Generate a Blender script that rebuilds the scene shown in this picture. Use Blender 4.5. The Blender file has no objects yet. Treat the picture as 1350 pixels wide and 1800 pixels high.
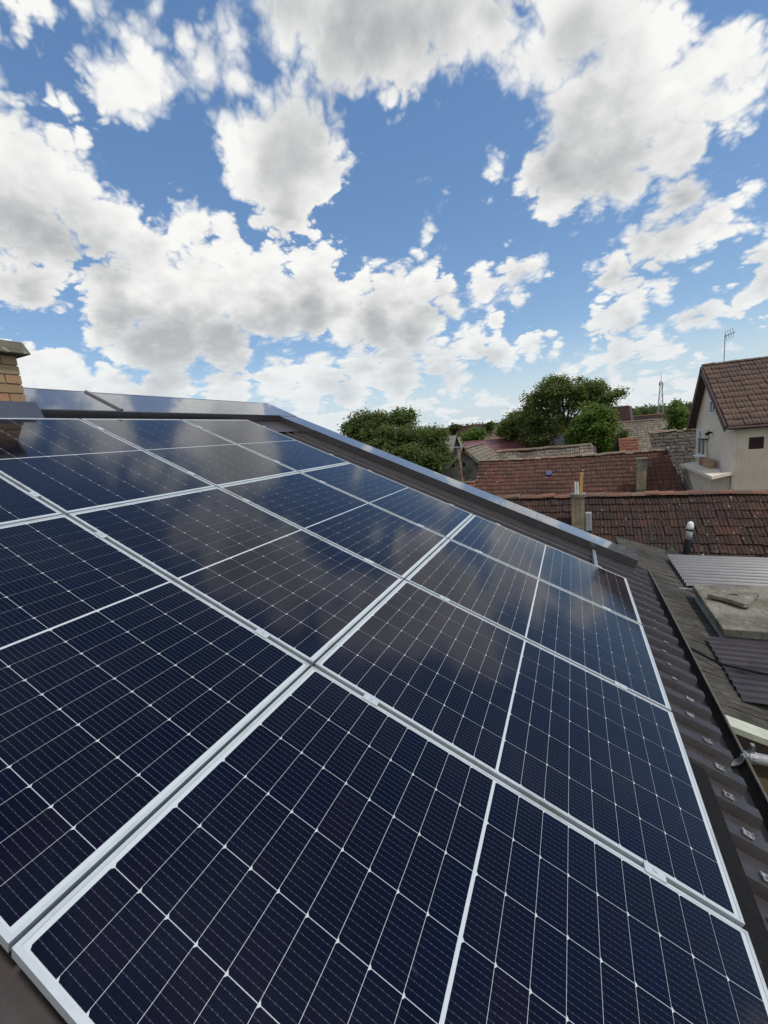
import bpy, math, random
import numpy as np
from mathutils import Matrix, Vector

random.seed(7)
RNG = np.random.default_rng(7)
C = bpy.context.scene.collection
R = math.radians

# ------------------------------------------------------------------ camera
FPX = 745.48                                  # focal length in pixels of the 1350 px wide photograph
CAMP = np.array([4.242, -4.912, 6.7])
RW = np.array([[0.91286696, 0.39879796, -0.08737338],
               [-0.01119059, -0.18949261, -0.98181837],
               [-0.40810377, 0.89724731, -0.16851876]])   # rows: right, down, forward
cd = bpy.data.cameras.new('camera')
cd.sensor_fit = 'HORIZONTAL'; cd.sensor_width = 36.0
cd.lens = FPX / 1350 * 36
cd.clip_start = 0.05; cd.clip_end = 5000
cam = bpy.data.objects.new('camera', cd); C.objects.link(cam)
mw = Matrix.Identity(4)
for i in range(3):
    mw[i][0] = RW[0][i]; mw[i][1] = -RW[1][i]; mw[i][2] = -RW[2][i]; mw[i][3] = CAMP[i]
cam.matrix_world = mw
bpy.context.scene.camera = cam


def ray(x, y):
    d = RW.T @ np.array([(x - 675) / FPX, (y - 900) / FPX, 1.0])
    return d / np.linalg.norm(d)


def at(x, y, depth):                          # a point seen at photo pixel x, y that lies `depth` metres beyond the camera in +Y
    d = ray(x, y)
    return CAMP + d * (depth / d[1])


# ------------------------------------------------------------------ node helpers
class NT:
    def __init__(s, tree):
        s.t = tree; s.n = tree.nodes; s.l = tree.links

    def add(s, kind, ins=None, **props):
        n = s.n.new(kind)
        for k, v in props.items():
            setattr(n, k, v)
        if ins:
            for k, v in ins.items():
                s.put(n.inputs[k], v)
        return n

    def put(s, sock, v):
        if isinstance(v, bpy.types.NodeSocket):
            s.l.new(v, sock)
        else:
            sock.default_value = v

    def math(s, op, a, b=None, c=None, clamp=False):
        n = s.n.new('ShaderNodeMath'); n.operation = op; n.use_clamp = clamp
        for i, v in enumerate((a, b, c)):
            if v is not None:
                s.put(n.inputs[i], v)
        return n.outputs[0]

    def vmath(s, op, a, b=None, out=0):
        n = s.n.new('ShaderNodeVectorMath'); n.operation = op
        s.put(n.inputs[0], a)
        if b is not None:
            s.put(n.inputs[3 if op == 'SCALE' else 1], b)
        return n.outputs[out]

    def smooth(s, v, a, b, lo=0.0, hi=1.0):
        n = s.n.new('ShaderNodeMapRange'); n.interpolation_type = 'SMOOTHSTEP'
        for i, q in enumerate((v, a, b, lo, hi)):
            s.put(n.inputs[i], q)
        return n.outputs[0]

    def lin(s, v, a, b, lo=0.0, hi=1.0):
        n = s.n.new('ShaderNodeMapRange')
        for i, q in enumerate((v, a, b, lo, hi)):
            s.put(n.inputs[i], q)
        return n.outputs[0]

    def noise(s, vec, scale, detail=4.0, rough=0.55, dist=0.0, dim='3D'):
        n = s.add('ShaderNodeTexNoise', {'Scale': scale, 'Detail': detail, 'Roughness': rough, 'Distortion': dist}, noise_dimensions=dim)
        if vec is not None:
            s.l.new(vec, n.inputs['Vector'])
        return n.outputs['Fac']

    def mix(s, f, a, b, blend='MIX'):
        n = s.n.new('ShaderNodeMix'); n.data_type = 'RGBA'; n.blend_type = blend
        s.put(n.inputs[0], f)
        for k, v in ((6, a), (7, b)):
            s.put(n.inputs[k], v if isinstance(v, bpy.types.NodeSocket) else (*v[:3], 1.0))
        return n.outputs[2]

    def ramp(s, f, stops, mode='LINEAR'):
        n = s.n.new('ShaderNodeValToRGB'); cr = n.color_ramp; cr.interpolation = mode
        while len(cr.elements) < len(stops):
            cr.elements.new(0.5)
        for e, (p, c) in zip(cr.elements, stops):
            e.position = p; e.color = (*c, 1.0)
        s.put(n.inputs[0], f)
        return n.outputs[0]


# ------------------------------------------------------------------ world: blue sky with cumulus
SUN_EL = R(62)                                # high, to the right and a little behind the camera
sun_dir = np.array([0.95 * math.cos(SUN_EL), -0.28 * math.cos(SUN_EL), math.sin(SUN_EL)])
sun_dir /= np.linalg.norm(sun_dir)
# clouds as (photo x, y, radius in photo pixels); each becomes a direction and an angle on the sky
PUFFS = [
    (520, 30, 80), (600, 40, 95), (690, 60, 105), (790, 40, 95), (880, 25, 70), (640, 95, 60), (560, 90, 60), (700, 118, 42), (800, -60, 120), (620, -60, 120),
    (1000, 60, 90), (1100, 50, 100), (1010, 170, 90), (1110, 180, 110), (1205, 140, 85), (1000, 285, 90), (1090, 290, 85), (1185, 250, 80), (1255, 190, 60), (945, 322, 38), (1010, 335, 45), (980, -60, 100),
    (1315, 85, 66), (1305, 140, 58), (1370, 110, 70),
    (1190, 345, 58), (1225, 395, 48), (1130, 430, 46), (1180, 425, 50), (1080, 480, 42), (1115, 520, 36), (1160, 508, 28), (1062, 565, 34), (1105, 556, 32), (1255, 400, 40), (1305, 388, 20),
    (500, 275, 108), (440, 240, 62), (520, 190, 60), (562, 300, 58), (500, 365, 58), (415, 200, 40), (610, 205, 25),
    (340, 100, 56), (395, 70, 52), (250, 140, 42), (180, 155, 40), (110, 178, 32), (225, 45, 46), (170, 25, 48), (405, 15, 24), (420, 130, 40), (275, 5, 20),
    (5, 70, 36), (45, 82, 24), (5, 20, 30), (70, 10, 34),
    (50, 290, 92), (-20, 330, 110), (130, 345, 80), (185, 400, 66), (60, 410, 82), (0, 215, 34), (20, 188, 22), (255, 440, 60), (340, 405, 50), (400, 402, 28), (60, 500, 50), (-10, 480, 60),
    (200, 520, 66), (280, 515, 78), (360, 505, 80), (440, 515, 80), (300, 590, 68), (390, 600, 58), (240, 610, 56), (500, 540, 58), (555, 475, 52), (545, 540, 60), (600, 540, 46), (190, 590, 40),
    (690, 520, 55), (740, 500, 44), (780, 510, 30), (660, 560, 58), (725, 570, 58), (620, 588, 36), (650, 490, 28), (790, 540, 20),
    (855, 505, 32), (900, 485, 34), (940, 472, 28), (860, 525, 16), (905, 535, 11),
    (750, 389, 18), (770, 346, 12), (884, 300, 11), (884, 320, 8), (880, 565, 12),
    (50, 650, 56), (120, 665, 52), (200, 685, 48), (300, 685, 48), (400, 690, 46), (490, 668, 44), (560, 660, 44), (640, 652, 42), (700, 640, 46), (770, 628, 42), (825, 605, 36), (880, 622, 34), (930, 612, 28), (972, 609, 14), (700, 685, 34), (620, 695, 34), (800, 665, 30), (850, 700, 16), (540, 705, 34),
    (1040, 635, 26), (1000, 652, 22), (1090, 622, 32), (1140, 602, 32), (1180, 612, 24), (1045, 598, 15), (1205, 555, 26), (1250, 548, 26), (1290, 542, 26), (1335, 500, 34), (1345, 450, 34), (1370, 420, 40), (1230, 632, 15), (1285, 612, 15), (1330, 582, 13), (1130, 668, 13), (1080, 668, 13), (1320, 325, 14), (960, 690, 12), (1195, 660, 10),
]
GREYS = [   # where the base of a cloud is seen from below
    (560, 30, 75), (640, 50, 95), (740, 40, 95), (850, 5, 70), (650, -60, 110), (980, 270, 62), (1060, 290, 62), (1130, 270, 50), (1190, 345, 56), (1030, 90, 34),
    (510, 250, 40), (560, 235, 46), (500, 385, 34), (490, 330, 22), (100, 430, 62), (30, 420, 60), (190, 450, 40), (50, 505, 36), (340, 610, 66), (270, 605, 56), (410, 610, 50), (220, 560, 34), (545, 545, 36), (500, 575, 30),
    (660, 582, 46), (720, 590, 40), (765, 545, 20), (1080, 500, 22), (1140, 455, 26), (1090, 585, 20), (900, 510, 16), (770, 655, 26), (860, 640, 20), (700, 668, 26), (600, 680, 24), (1230, 565, 20), (1350, 490, 34), (1090, 640, 14), (270, 680, 22),
]


def blob(x, y, r):
    d = ray(x, y)
    a = 0.5 * (math.acos(min(1, d @ ray(x + r, y))) + math.acos(min(1, d @ ray(x, y + r))))
    return d, a


w = bpy.data.worlds.new('World'); bpy.context.scene.world = w; w.use_nodes = True
w.cycles.sampling_method = 'MANUAL'; w.cycles.sample_map_resolution = 512
g = NT(w.node_tree); g.n.clear()
geo = g.add('ShaderNodeTexCoord').outputs['Generated']
D = g.vmath('NORMALIZE', geo)
sep = g.add('ShaderNodeSeparateXYZ', {0: D})
dz = g.math('MAXIMUM', sep.outputs[2], 0.0)
S = g.math('MINIMUM', g.math('MULTIPLY_ADD', dz, 0.62, 0.27), 0.60)                               # features shrink towards the horizon
P = g.vmath('SCALE', D, g.math('DIVIDE', 1.0, S))
# warp the lookup direction a little so that outlines are never round
wn = g.add('ShaderNodeTexNoise', {'Vector': P, 'Scale': 5.0, 'Detail': 3.0, 'Roughness': 0.5})
wv = g.vmath('SUBTRACT', wn.outputs['Color'], (0.5, 0.5, 0.5))
Dw = g.vmath('ADD', D, g.vmath('SCALE', wv, g.math('MULTIPLY', S, 0.11)))


def field(blobs, k):
    acc = None
    for (x, y, r) in blobs:
        d, a = blob(x, y, r)
        v = g.math('SUBTRACT', a, g.vmath('DISTANCE', Dw, tuple(d), out=1))
        if acc is None:
            acc = v
        else:
            n = g.n.new('ShaderNodeMath'); n.operation = 'SMOOTH_MAX'
            g.put(n.inputs[0], acc); g.put(n.inputs[1], v); n.inputs[2].default_value = k
            acc = n.outputs[0]
    return acc


F = field(PUFFS, 0.02)
G = field(GREYS, 0.05)
# the rest of the sky, away from the view, carries the same kind of broken cumulus
far = g.noise(P, 1.5, 2.0, 0.5)
fwd = tuple(RW[2] * 0.86 + np.array([0, 0, 0.5]))
away = g.smooth(g.vmath('DOT_PRODUCT', D, fwd, out=1), 0.50, 0.25)
F = g.math('MAXIMUM', F, g.math('ADD', g.math('MULTIPLY', g.math('SUBTRACT', far, 0.44), 0.9), g.lin(away, 0, 1, -0.6, 0.0)))
G = g.math('MAXIMUM', G, g.math('ADD', g.math('MULTIPLY', g.math('SUBTRACT', far, 0.55), 0.9), g.lin(away, 0, 1, -0.6, 0.0)))
lowc = g.math('ADD', g.math('MULTIPLY', g.math('SUBTRACT', g.noise(P, 3.2, 4.0, 0.55), 0.47), 0.30), g.smooth(dz, 0.05, 0.17, 0.0, -0.3))
F = g.math('MAXIMUM', F, lowc)
n1 = g.noise(P, 6.0, 8.0, 0.51)


def billow(vec, octs):
    acc = None
    for sc, am in octs:
        v = g.math('ABSOLUTE', g.math('MULTIPLY_ADD', g.noise(vec, sc, 0.0), 2.0, -1.0))
        acc = g.math('MULTIPLY', v, am) if acc is None else g.math('MULTIPLY_ADD', v, am, acc)
    return acc


bil = billow(P, ((7.0, 0.85), (15.0, 0.50), (32.0, 0.28), (66.0, 0.14)))
det = g.math('MULTIPLY_ADD', g.math('SUBTRACT', n1, 0.5), 0.55, g.math('MULTIPLY_ADD', bil, 1.25, -0.33))
E = g.math('MULTIPLY_ADD', g.math('ADD', det, -0.14), g.math('MULTIPLY', S, 0.17), g.math('MULTIPLY', F, 1.7))      # thickness with its billows
soft = g.math('MULTIPLY', S, g.lin(g.noise(P, 2.2, 2.0), 0.35, 0.65, 0.035, 0.115))
alpha = g.smooth(E, g.math('MULTIPLY', soft, -0.35), soft)
# thin torn shreds in the blue
wisp = g.noise(P, 4.0, 8.0, 0.66, 0.6)
alpha = g.math('MAXIMUM', alpha, g.math('MULTIPLY', g.smooth(wisp, 0.60, 0.80), g.smooth(F, -0.05, 0.0, 0.0, 0.4)))
# light comes from above: compare the billows with those a little nearer the sun
Pl = g.vmath('ADD', P, tuple(np.array([0.02, 0.0, 0.06])))
n2 = g.noise(Pl, 6.0, 3.0, 0.5)
n1c = g.noise(P, 6.0, 3.0, 0.5)
bil2 = billow(Pl, ((7.0, 0.85), (15.0, 0.50), (32.0, 0.2)))
bil1 = billow(P, ((7.0, 0.85), (15.0, 0.50), (32.0, 0.2)))
relief = g.math('ADD', g.math('SUBTRACT', n1c, n2), g.math('MULTIPLY', g.math('SUBTRACT', bil1, bil2), 0.6))
gr = g.math('DIVIDE', G, S)
gr = g.math('MULTIPLY_ADD', g.math('SUBTRACT', n1c, 0.5), 0.28, gr)
gsh = g.smooth(gr, -0.13, 0.13)
thick = g.smooth(g.math('DIVIDE', E, S), 0.0, 0.22)
shade = g.math('MULTIPLY', gsh, g.math('MULTIPLY_ADD', thick, 0.5, 0.5))
shade = g.math('SUBTRACT', g.math('MULTIPLY_ADD', thick, 0.14, g.math('MULTIPLY', shade, 0.92)), g.math('MULTIPLY', relief, 0.55), clamp=True)
ccol = g.ramp(shade, [(0.0, (0.95, 0.95, 0.925)), (0.22, (0.83, 0.835, 0.825)), (0.60, (0.61, 0.62, 0.625)), (1.0, (0.45, 0.465, 0.485))])
# low clouds are seen through more air
low = g.smooth(dz, 0.0, 0.30, 0.70, 0.0)
ccol = g.mix(low, ccol, (0.72, 0.78, 0.83))
sky = g.add('ShaderNodeTexSky', sky_type='NISHITA', sun_disc=False, sun_elevation=SUN_EL, sun_rotation=math.atan2(sun_dir[0], sun_dir[1]), altitude=100, air_density=1.0, dust_density=0.4, ozone_density=1.4)
gm_ = g.add('ShaderNodeGamma', {0: sky.outputs[0], 1: 0.68})
hs = g.add('ShaderNodeHueSaturation', {'Hue': 0.505, 'Saturation': 1.42, 'Value': 1.66, 'Fac': 1.0, 'Color': gm_.outputs[0]})
hcol = g.mix(g.smooth(dz, 0.0, 0.20, 0.9, 0.0), hs.outputs[0], (4.2, 5.0, 5.6))
b1 = g.add('ShaderNodeBackground', {0: hcol, 1: 0.14})
b2 = g.add('ShaderNodeBackground', {0: ccol, 1: 1.0})
up = g.smooth(sep.outputs[2], -0.01, 0.02)
ms = g.add('ShaderNodeMixShader', {0: g.math('MULTIPLY', alpha, up), 1: b1.outputs[0], 2: b2.outputs[0]})
out = g.add('ShaderNodeOutputWorld', {0: ms.outputs[0]})

# ------------------------------------------------------------------ sun (behind thin cloud) and exposure
ld = bpy.data.lights.new('sun', 'SUN'); ld.energy = 2.2; ld.angle = R(7); ld.color = (1.0, 0.95, 0.87)
sun = bpy.data.objects.new('sun', ld); C.objects.link(sun)
sun.rotation_euler = Vector(sun_dir).to_track_quat('Z', 'Y').to_euler()
vs = bpy.context.scene.view_settings
vs.view_transform = 'Standard'; vs.look = 'None'; vs.gamma = 1.0; vs.exposure = 0.0; vs.use_curve_mapping = False
bpy.context.scene.cycles.use_denoising = True
bpy.context.scene.cycles.max_bounces = 6


# ------------------------------------------------------------------ object helpers
def tag(o, label=None, cat=None, group=None, kind=None):
    if label: o['label'] = label
    if cat: o['category'] = cat
    if group: o['group'] = group
    if kind: o['kind'] = kind
    return o


def empty(name, loc=(0, 0, 0), rot=(0, 0, 0)):
    o = bpy.data.objects.new(name, None); C.objects.link(o)
    o.location = loc; o.rotation_euler = rot; o.empty_display_size = 0.2
    return o


def link(name, me, parent=None, loc=None, rot=None, scale=None):
    o = bpy.data.objects.new(name, me); C.objects.link(o)
    if parent is not None: o.parent = parent
    if loc is not None: o.location = loc
    if rot is not None: o.rotation_euler = rot
    if scale is not None: o.scale = scale
    return o


class MB:
    """collects polygons; build() links them as one mesh object"""
    def __init__(s): s.v = []; s.f = []

    def poly(s, pts):
        i = len(s.v); s.v += [tuple(p) for p in pts]; s.f.append(tuple(range(i, i + len(pts))))

    def box(s, c, d, M=None):
        x, y, z = [q / 2 for q in d]
        p = [np.array([sx * x, sy * y, sz * z]) for sz in (-1, 1) for sy in (-1, 1) for sx in (-1, 1)]
        p = [(M @ q if M is not None else q) + np.array(c) for q in p]
        i = len(s.v); s.v += [tuple(q) for q in p]
        s.f += [tuple(i + k for k in f) for f in ((0, 2, 3, 1), (4, 5, 7, 6), (0, 1, 5, 4), (2, 6, 7, 3), (0, 4, 6, 2), (1, 3, 7, 5))]
        return s

    def hexa(s, p):                           # eight corners: four below, four above, same order round
        i = len(s.v); s.v += [tuple(q) for q in p]
        s.f += [tuple(i + k for k in f) for f in ((3, 2, 1, 0), (4, 5, 6, 7), (0, 1, 5, 4), (1, 2, 6, 5), (2, 3, 7, 6), (3, 0, 4, 7))]
        return s

    def slab(s, quad, t):                     # a quad thickened downwards along its normal
        q = [np.array(p, float) for p in quad]
        n = np.cross(q[1] - q[0], q[3] - q[0]); n /= np.linalg.norm(n)
        return s.hexa([p - n * t for p in q] + q)

    def tube(s, pts, rad, seg=8, caps=True):
        pts = [np.array(p, float) for p in pts]
        if not hasattr(rad, '__len__'): rad = [rad] * len(pts)
        i0 = len(s.v)
        for k, p in enumerate(pts):
            t = pts[min(k + 1, len(pts) - 1)] - pts[max(k - 1, 0)]; t /= np.linalg.norm(t) + 1e-9
            a = np.cross(t, (0, 0, 1) if abs(t[2]) < 0.9 else (1, 0, 0)); a /= np.linalg.norm(a); b = np.cross(t, a)
            for j in range(seg):
                q = 2 * math.pi * j / seg
                s.v.append(tuple(p + rad[k] * (math.cos(q) * a + math.sin(q) * b)))
        for k in range(len(pts) - 1):
            for j in range(seg):
                u = i0 + k * seg; j2 = (j + 1) % seg
                s.f.append((u + j, u + seg + j, u + seg + j2, u + j2))
        if caps:
            s.f.append(tuple(i0 + j for j in range(seg)))
            s.f.append(tuple(i0 + (len(pts) - 1) * seg + j for j in reversed(range(seg))))
        return s

    def extrude(s, prof, o, ax, ay, d, caps=True):   # profile (a, b) in axes ax, ay at o, swept along vector d
        o, ax, ay, d = [np.array(q, float) for q in (o, ax, ay, d)]
        i = len(s.v); n = len(prof)
        for e in (0, 1):
            s.v += [tuple(o + a * ax + b * ay + e * d) for a, b in prof]
        for k in range(n):
            k2 = (k + 1) % n
            s.f.append((i + k, i + k2, i + n + k2, i + n + k))
        if caps:
            s.f.append(tuple(i + k for k in reversed(range(n)))); s.f.append(tuple(i + n + k for k in range(n)))
        return s

    def mesh(s, name, mat, smooth=False, recalc=True):
        me = bpy.data.meshes.new(name); me.from_pydata(s.v, [], s.f)
        if mat: me.materials.append(mat)
        if recalc:
            import bmesh
            bm = bmesh.new(); bm.from_mesh(me); bmesh.ops.recalc_face_normals(bm, faces=bm.faces); bm.to_mesh(me); bm.free()
        if smooth:
            me.shade_smooth() if hasattr(me, 'shade_smooth') else None
        return me

    def build(s, name, mat, parent=None, smooth=False, loc=None, recalc=True):
        return link(name, s.mesh(name, mat, smooth, recalc), parent, loc)


def bevel(o, wd=0.004, seg=2):
    m = o.modifiers.new('bevel', 'BEVEL'); m.width = wd; m.segments = seg; m.limit_method = 'ANGLE'
    return o


def big_mesh(name, verts, nper, mat, faces=None):
    """verts (k*nper, 3); every run of nper vertices shares the face pattern `faces`"""
    verts = np.asarray(verts, np.float32); k = len(verts) // nper
    if faces is None: faces = [tuple(range(nper))]
    loops = np.concatenate([np.array(f) for f in faces]); sizes = np.array([len(f) for f in faces])
    L = (loops[None, :] + (np.arange(k) * nper)[:, None]).ravel().astype(np.int32)
    Z = np.tile(sizes, k); st = np.concatenate([[0], np.cumsum(Z)[:-1]]).astype(np.int32)
    me = bpy.data.meshes.new(name)
    me.vertices.add(len(verts)); me.vertices.foreach_set('co', verts.ravel())
    me.loops.add(len(L)); me.loops.foreach_set('vertex_index', L)
    me.polygons.add(len(Z)); me.polygons.foreach_set('loop_start', st)
    me.update(calc_edges=True)
    if mat: me.materials.append(mat)
    return me


# ------------------------------------------------------------------ materials
def principled(name):
    m = bpy.data.materials.new(name); m.use_nodes = True
    t = NT(m.node_tree); b = t.n['Principled BSDF']
    return m, t, b


def simple(name, col, rough=0.6, metal=0.0, var=0.15, scale=6.0, bump=0.0, bscale=60.0, coat=0.0, spec=0.5, dark=None, dscale=1.5, dlo=0.5, dhi=0.75):
    m, t, b = principled(name)
    p = t.add('ShaderNodeNewGeometry').outputs['Position']
    n = t.noise(p, scale, 6.0, 0.6)
    c = t.mix(t.lin(n, 0.3, 0.7), tuple(q * (1 - var) for q in col), tuple(min(1, q * (1 + var)) for q in col))
    if dark:
        c = t.mix(t.smooth(t.noise(p, dscale, 8.0, 0.65), dlo, dhi), c, dark)
    t.put(b.inputs['Base Color'], c)
    t.put(b.inputs['Roughness'], t.lin(t.noise(p, scale * 2.3, 4.0), 0.3, 0.7, max(0.02, rough - 0.08), min(1, rough + 0.08)))
    b.inputs['Metallic'].default_value = metal
    b.inputs['Specular IOR Level'].default_value = spec
    b.inputs['Coat Weight'].default_value = coat
    if bump:
        bn = t.add('ShaderNodeBump', {'Strength': 0.6, 'Distance': bump, 'Height': t.noise(p, bscale, 6.0, 0.65)})
        t.put(b.inputs['Normal'], bn.outputs[0])
    return m


M = {}
M['sheet'] = simple('brown_coated_steel', (0.046, 0.038, 0.0375), 0.38, 0.0, 0.2, 5, 0.0006, 9, spec=0.5, dark=(0.075, 0.067, 0.062), dscale=7, dlo=0.55, dhi=0.8)
M['cap'] = simple('folded_brown_flashing', (0.066, 0.060, 0.061), 0.22, 0.0, 0.15, 4, 0.002, 1.3, spec=1.0, coat=1.0)
M['gutter'] = simple('dark_gutter_steel', (0.028, 0.022, 0.020), 0.45, 0, 0.3, 5, spec=0.4)
M['rim'] = simple('worn_gutter_rim', (0.16, 0.14, 0.11), 0.4, 0.3, 0.3, 9)
M['zinc'] = simple('zinc_steel', (0.36, 0.365, 0.36), 0.5, 0.5, 0.35, 40, 0.001, 60, dark=(0.10, 0.09, 0.085), dscale=45, dlo=0.5, dhi=0.65)
M['frame'] = simple('anodised_frame', (0.53, 0.565, 0.575), 0.40, 0.15, 0.06, 10, dark=(0.37, 0.38, 0.37), dscale=4.5, dlo=0.5, dhi=0.72)
M['rail'] = simple('rail_aluminium', (0.35, 0.37, 0.38), 0.4, 0.7, 0.1, 10)
M['blacksteel'] = simple('black_painted_steel', (0.008, 0.0075, 0.0075), 0.75, 0, 0.3, 30, spec=0.2, dark=(0.06, 0.035, 0.02), dscale=60, dlo=0.62, dhi=0.7)
M['ochre'] = simple('ochre_plaster', (0.25, 0.20, 0.11), 0.9, 0, 0.2, 4, 0.004, 50, dark=(0.12, 0.10, 0.06))
M['stonewall'] = simple('old_gable_plaster', (0.24, 0.22, 0.19), 0.95, 0, 0.3, 3, 0.01, 20, dark=(0.07, 0.065, 0.055), dscale=0.9, dlo=0.45, dhi=0.65)
M['board'] = simple('grey_board', (0.34, 0.36, 0.36), 0.8, 0, 0.2, 8)
M['plank'] = simple('pale_green_plank', (0.52, 0.54, 0.42), 0.7, 0, 0.15, 12, dark=(0.2, 0.2, 0.15), dscale=9, dlo=0.6, dhi=0.75)
M['white'] = simple('white_plastic', (0.78, 0.78, 0.76), 0.45, 0, 0.04, 10)
M['ac'] = simple('painted_metal_white', (0.70, 0.70, 0.67), 0.45, 0, 0.05, 10)
M['glass'] = simple('window_glass', (0.09, 0.11, 0.13), 0.08, 0, 0.3, 2, spec=0.9)
M['blueglass'] = simple('roof_window_glass', (0.10, 0.12, 0.22), 0.25, 0, 0.2, 2, spec=0.8)
M['woodbrown'] = simple('brown_stained_wood', (0.075, 0.042, 0.038), 0.6, 0, 0.25, 9)
M['shutter'] = simple('dark_louvre', (0.055, 0.030, 0.026), 0.6, 0, 0.2, 9)
M['orangewood'] = simple('new_pine', (0.62, 0.36, 0.13), 0.7, 0, 0.15, 14)
M['black'] = simple('black_plastic', (0.010, 0.010, 0.011), 0.7, 0, 0.2, 12, spec=0.15)
M['greypvc'] = simple('grey_pvc', (0.30, 0.31, 0.32), 0.45, 0, 0.06, 12)
M['card'] = simple('cardboard', (0.36, 0.24, 0.13), 0.9, 0, 0.12, 8)
M['redcard'] = simple('red_brown_board', (0.26, 0.12, 0.08), 0.9, 0, 0.12, 8)
M['redmetal'] = simple('red_sheet_roof', (0.165, 0.062, 0.062), 0.42, 0, 0.1, 1.5)
M['greyroof'] = simple('grey_slate_roof', (0.20, 0.185, 0.17), 0.85, 0, 0.3, 5, dark=(0.10, 0.09, 0.08), dscale=2)
M['darkvoid'] = simple('dark_opening', (0.01, 0.009, 0.009), 0.9, 0, 0.1)
M['rust'] = simple('rusty_pipe', (0.34, 0.27, 0.18), 0.7, 0.0, 0.25, 3, dark=(0.14, 0.07, 0.035), dscale=2.2, dlo=0.45, dhi=0.6)
M['ground'] = simple('yard_earth', (0.12, 0.11, 0.07), 0.95, 0, 0.3, 0.5, dark=(0.06, 0.085, 0.03), dscale=0.15, dlo=0.4, dhi=0.6)
M['hill'] = simple('hill_fields', (0.055, 0.075, 0.035), 0.95, 0, 0.35, 0.02, dark=(0.10, 0.10, 0.06), dscale=0.03, dlo=0.5, dhi=0.7)
M['bark'] = simple('tree_bark', (0.060, 0.050, 0.040), 0.9, 0, 0.3, 6)
M['houseside'] = simple('wall_render', (0.45, 0.42, 0.36), 0.9, 0, 0.1, 2)
M['pinkwall'] = simple('pink_plaster', (0.48, 0.32, 0.25), 0.9, 0, 0.1, 2)
M['slabdark'] = simple('tar_sheet', (0.055, 0.042, 0.045), 0.38, 0, 0.2, 3, dark=(0.025, 0.02, 0.022), dscale=1.2, dlo=0.45, dhi=0.7, spec=0.6)
M['mortar'] = simple('mortar', (0.24, 0.21, 0.16), 0.95, 0, 0.25, 20)
M['lattice'] = simple('mast_steel', (0.28, 0.27, 0.28), 0.6, 0.2, 0.1, 1)


def brick_mat(name, cols, spot=(0.08, 0.07, 0.05)):
    m, t, b = principled(name)
    gnode = t.add('ShaderNodeNewGeometry'); p = gnode.outputs['Position']
    r = t.math('FRACT', t.math('ADD', t.add('ShaderNodeObjectInfo').outputs['Random'], gnode.outputs['Random Per Island']))
    c = t.ramp(r, [(i / (len(cols) - 1), q) for i, q in enumerate(cols)])
    c = t.mix(t.smooth(t.noise(p, 30, 6, 0.65), 0.52, 0.8), c, spot)
    t.put(b.inputs['Base Color'], c); b.inputs['Roughness'].default_value = 0.9
    bn = t.add('ShaderNodeBump', {'Strength': 0.7, 'Distance': 0.004, 'Height': t.noise(p, 70, 5, 0.7)})
    t.put(b.inputs['Normal'], bn.outputs[0])
    return m


M['brick'] = brick_mat('yellow_brick', [(0.42, 0.27, 0.13), (0.38, 0.28, 0.15), (0.45, 0.31, 0.17), (0.44, 0.22, 0.12), (0.35, 0.25, 0.14)])
M['brick2'] = brick_mat('pale_yellow_brick', [(0.37, 0.30, 0.18), (0.30, 0.245, 0.15), (0.42, 0.345, 0.22), (0.33, 0.25, 0.155)])


def tile_mat(name, cols, dark, dk=(0.45, 0.70), dscale=0.35, lichen=0.5, moss=0.0, mosscol=(0.12, 0.12, 0.075), lichcol=(0.36, 0.36, 0.28), spots=0.3, bump=0.004):
    m, t, b = principled(name)
    gn = t.add('ShaderNodeNewGeometry'); p = gn.outputs['Position']
    r = t.math('FRACT', t.math('ADD', t.add('ShaderNodeObjectInfo').outputs['Random'], gn.outputs['Random Per Island']))
    c = t.ramp(r, [(i / (len(cols) - 1), q) for i, q in enumerate(cols)])
    c = t.mix(t.smooth(t.noise(p, dscale, 5, 0.6), dk[0], dk[1], 0, 0.85), c, dark)
    # streaks of grime inside every tile
    st = t.noise(t.vmath('MULTIPLY', p, (9.0, 2.0, 2.0)), 3.0, 5, 0.65)
    c = t.mix(t.smooth(st, 0.48, 0.72, 0, 0.6), c, tuple(q * 0.55 for q in dark))
    if moss:
        c = t.mix(t.smooth(t.noise(p, 2.6, 9, 0.7), 0.66 - 0.34 * moss, 0.80 - 0.28 * moss), c, mosscol)
    if lichen:
        lm = t.math('MULTIPLY', t.smooth(t.noise(p, 11.0, 6, 0.7), 0.68 - 0.12 * lichen, 0.74 - 0.08 * lichen), t.smooth(t.noise(p, 0.5, 3, 0.6), 0.35, 0.6, 0.25, 1.0))
        c = t.mix(t.math('MULTIPLY', lm, 0.8), c, lichcol)
    if spots:
        v = t.add('ShaderNodeTexVoronoi', {'Vector': p, 'Scale': 3.2, 'Randomness': 1.0})
        sp = t.math('LESS_THAN', v.outputs['Distance'], t.math('MULTIPLY', t.noise(p, 25, 3), 0.26 * spots + 0.04))
        pick = t.math('GREATER_THAN', t.add('ShaderNodeSeparateColor', {0: v.outputs['Color']}).outputs[0], 0.72)
        c = t.mix(t.math('MULTIPLY', t.math('MULTIPLY', sp, pick), 0.8), c, (0.52, 0.50, 0.43))
    t.put(b.inputs['Base Color'], c); b.inputs['Roughness'].default_value = 0.88
    b.inputs['Specular IOR Level'].default_value = 0.25
    bn = t.add('ShaderNodeBump', {'Strength': 0.8, 'Distance': bump, 'Height': t.noise(p, 40, 6, 0.7)})
    t.put(b.inputs['Normal'], bn.outputs[0])
    return m


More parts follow.
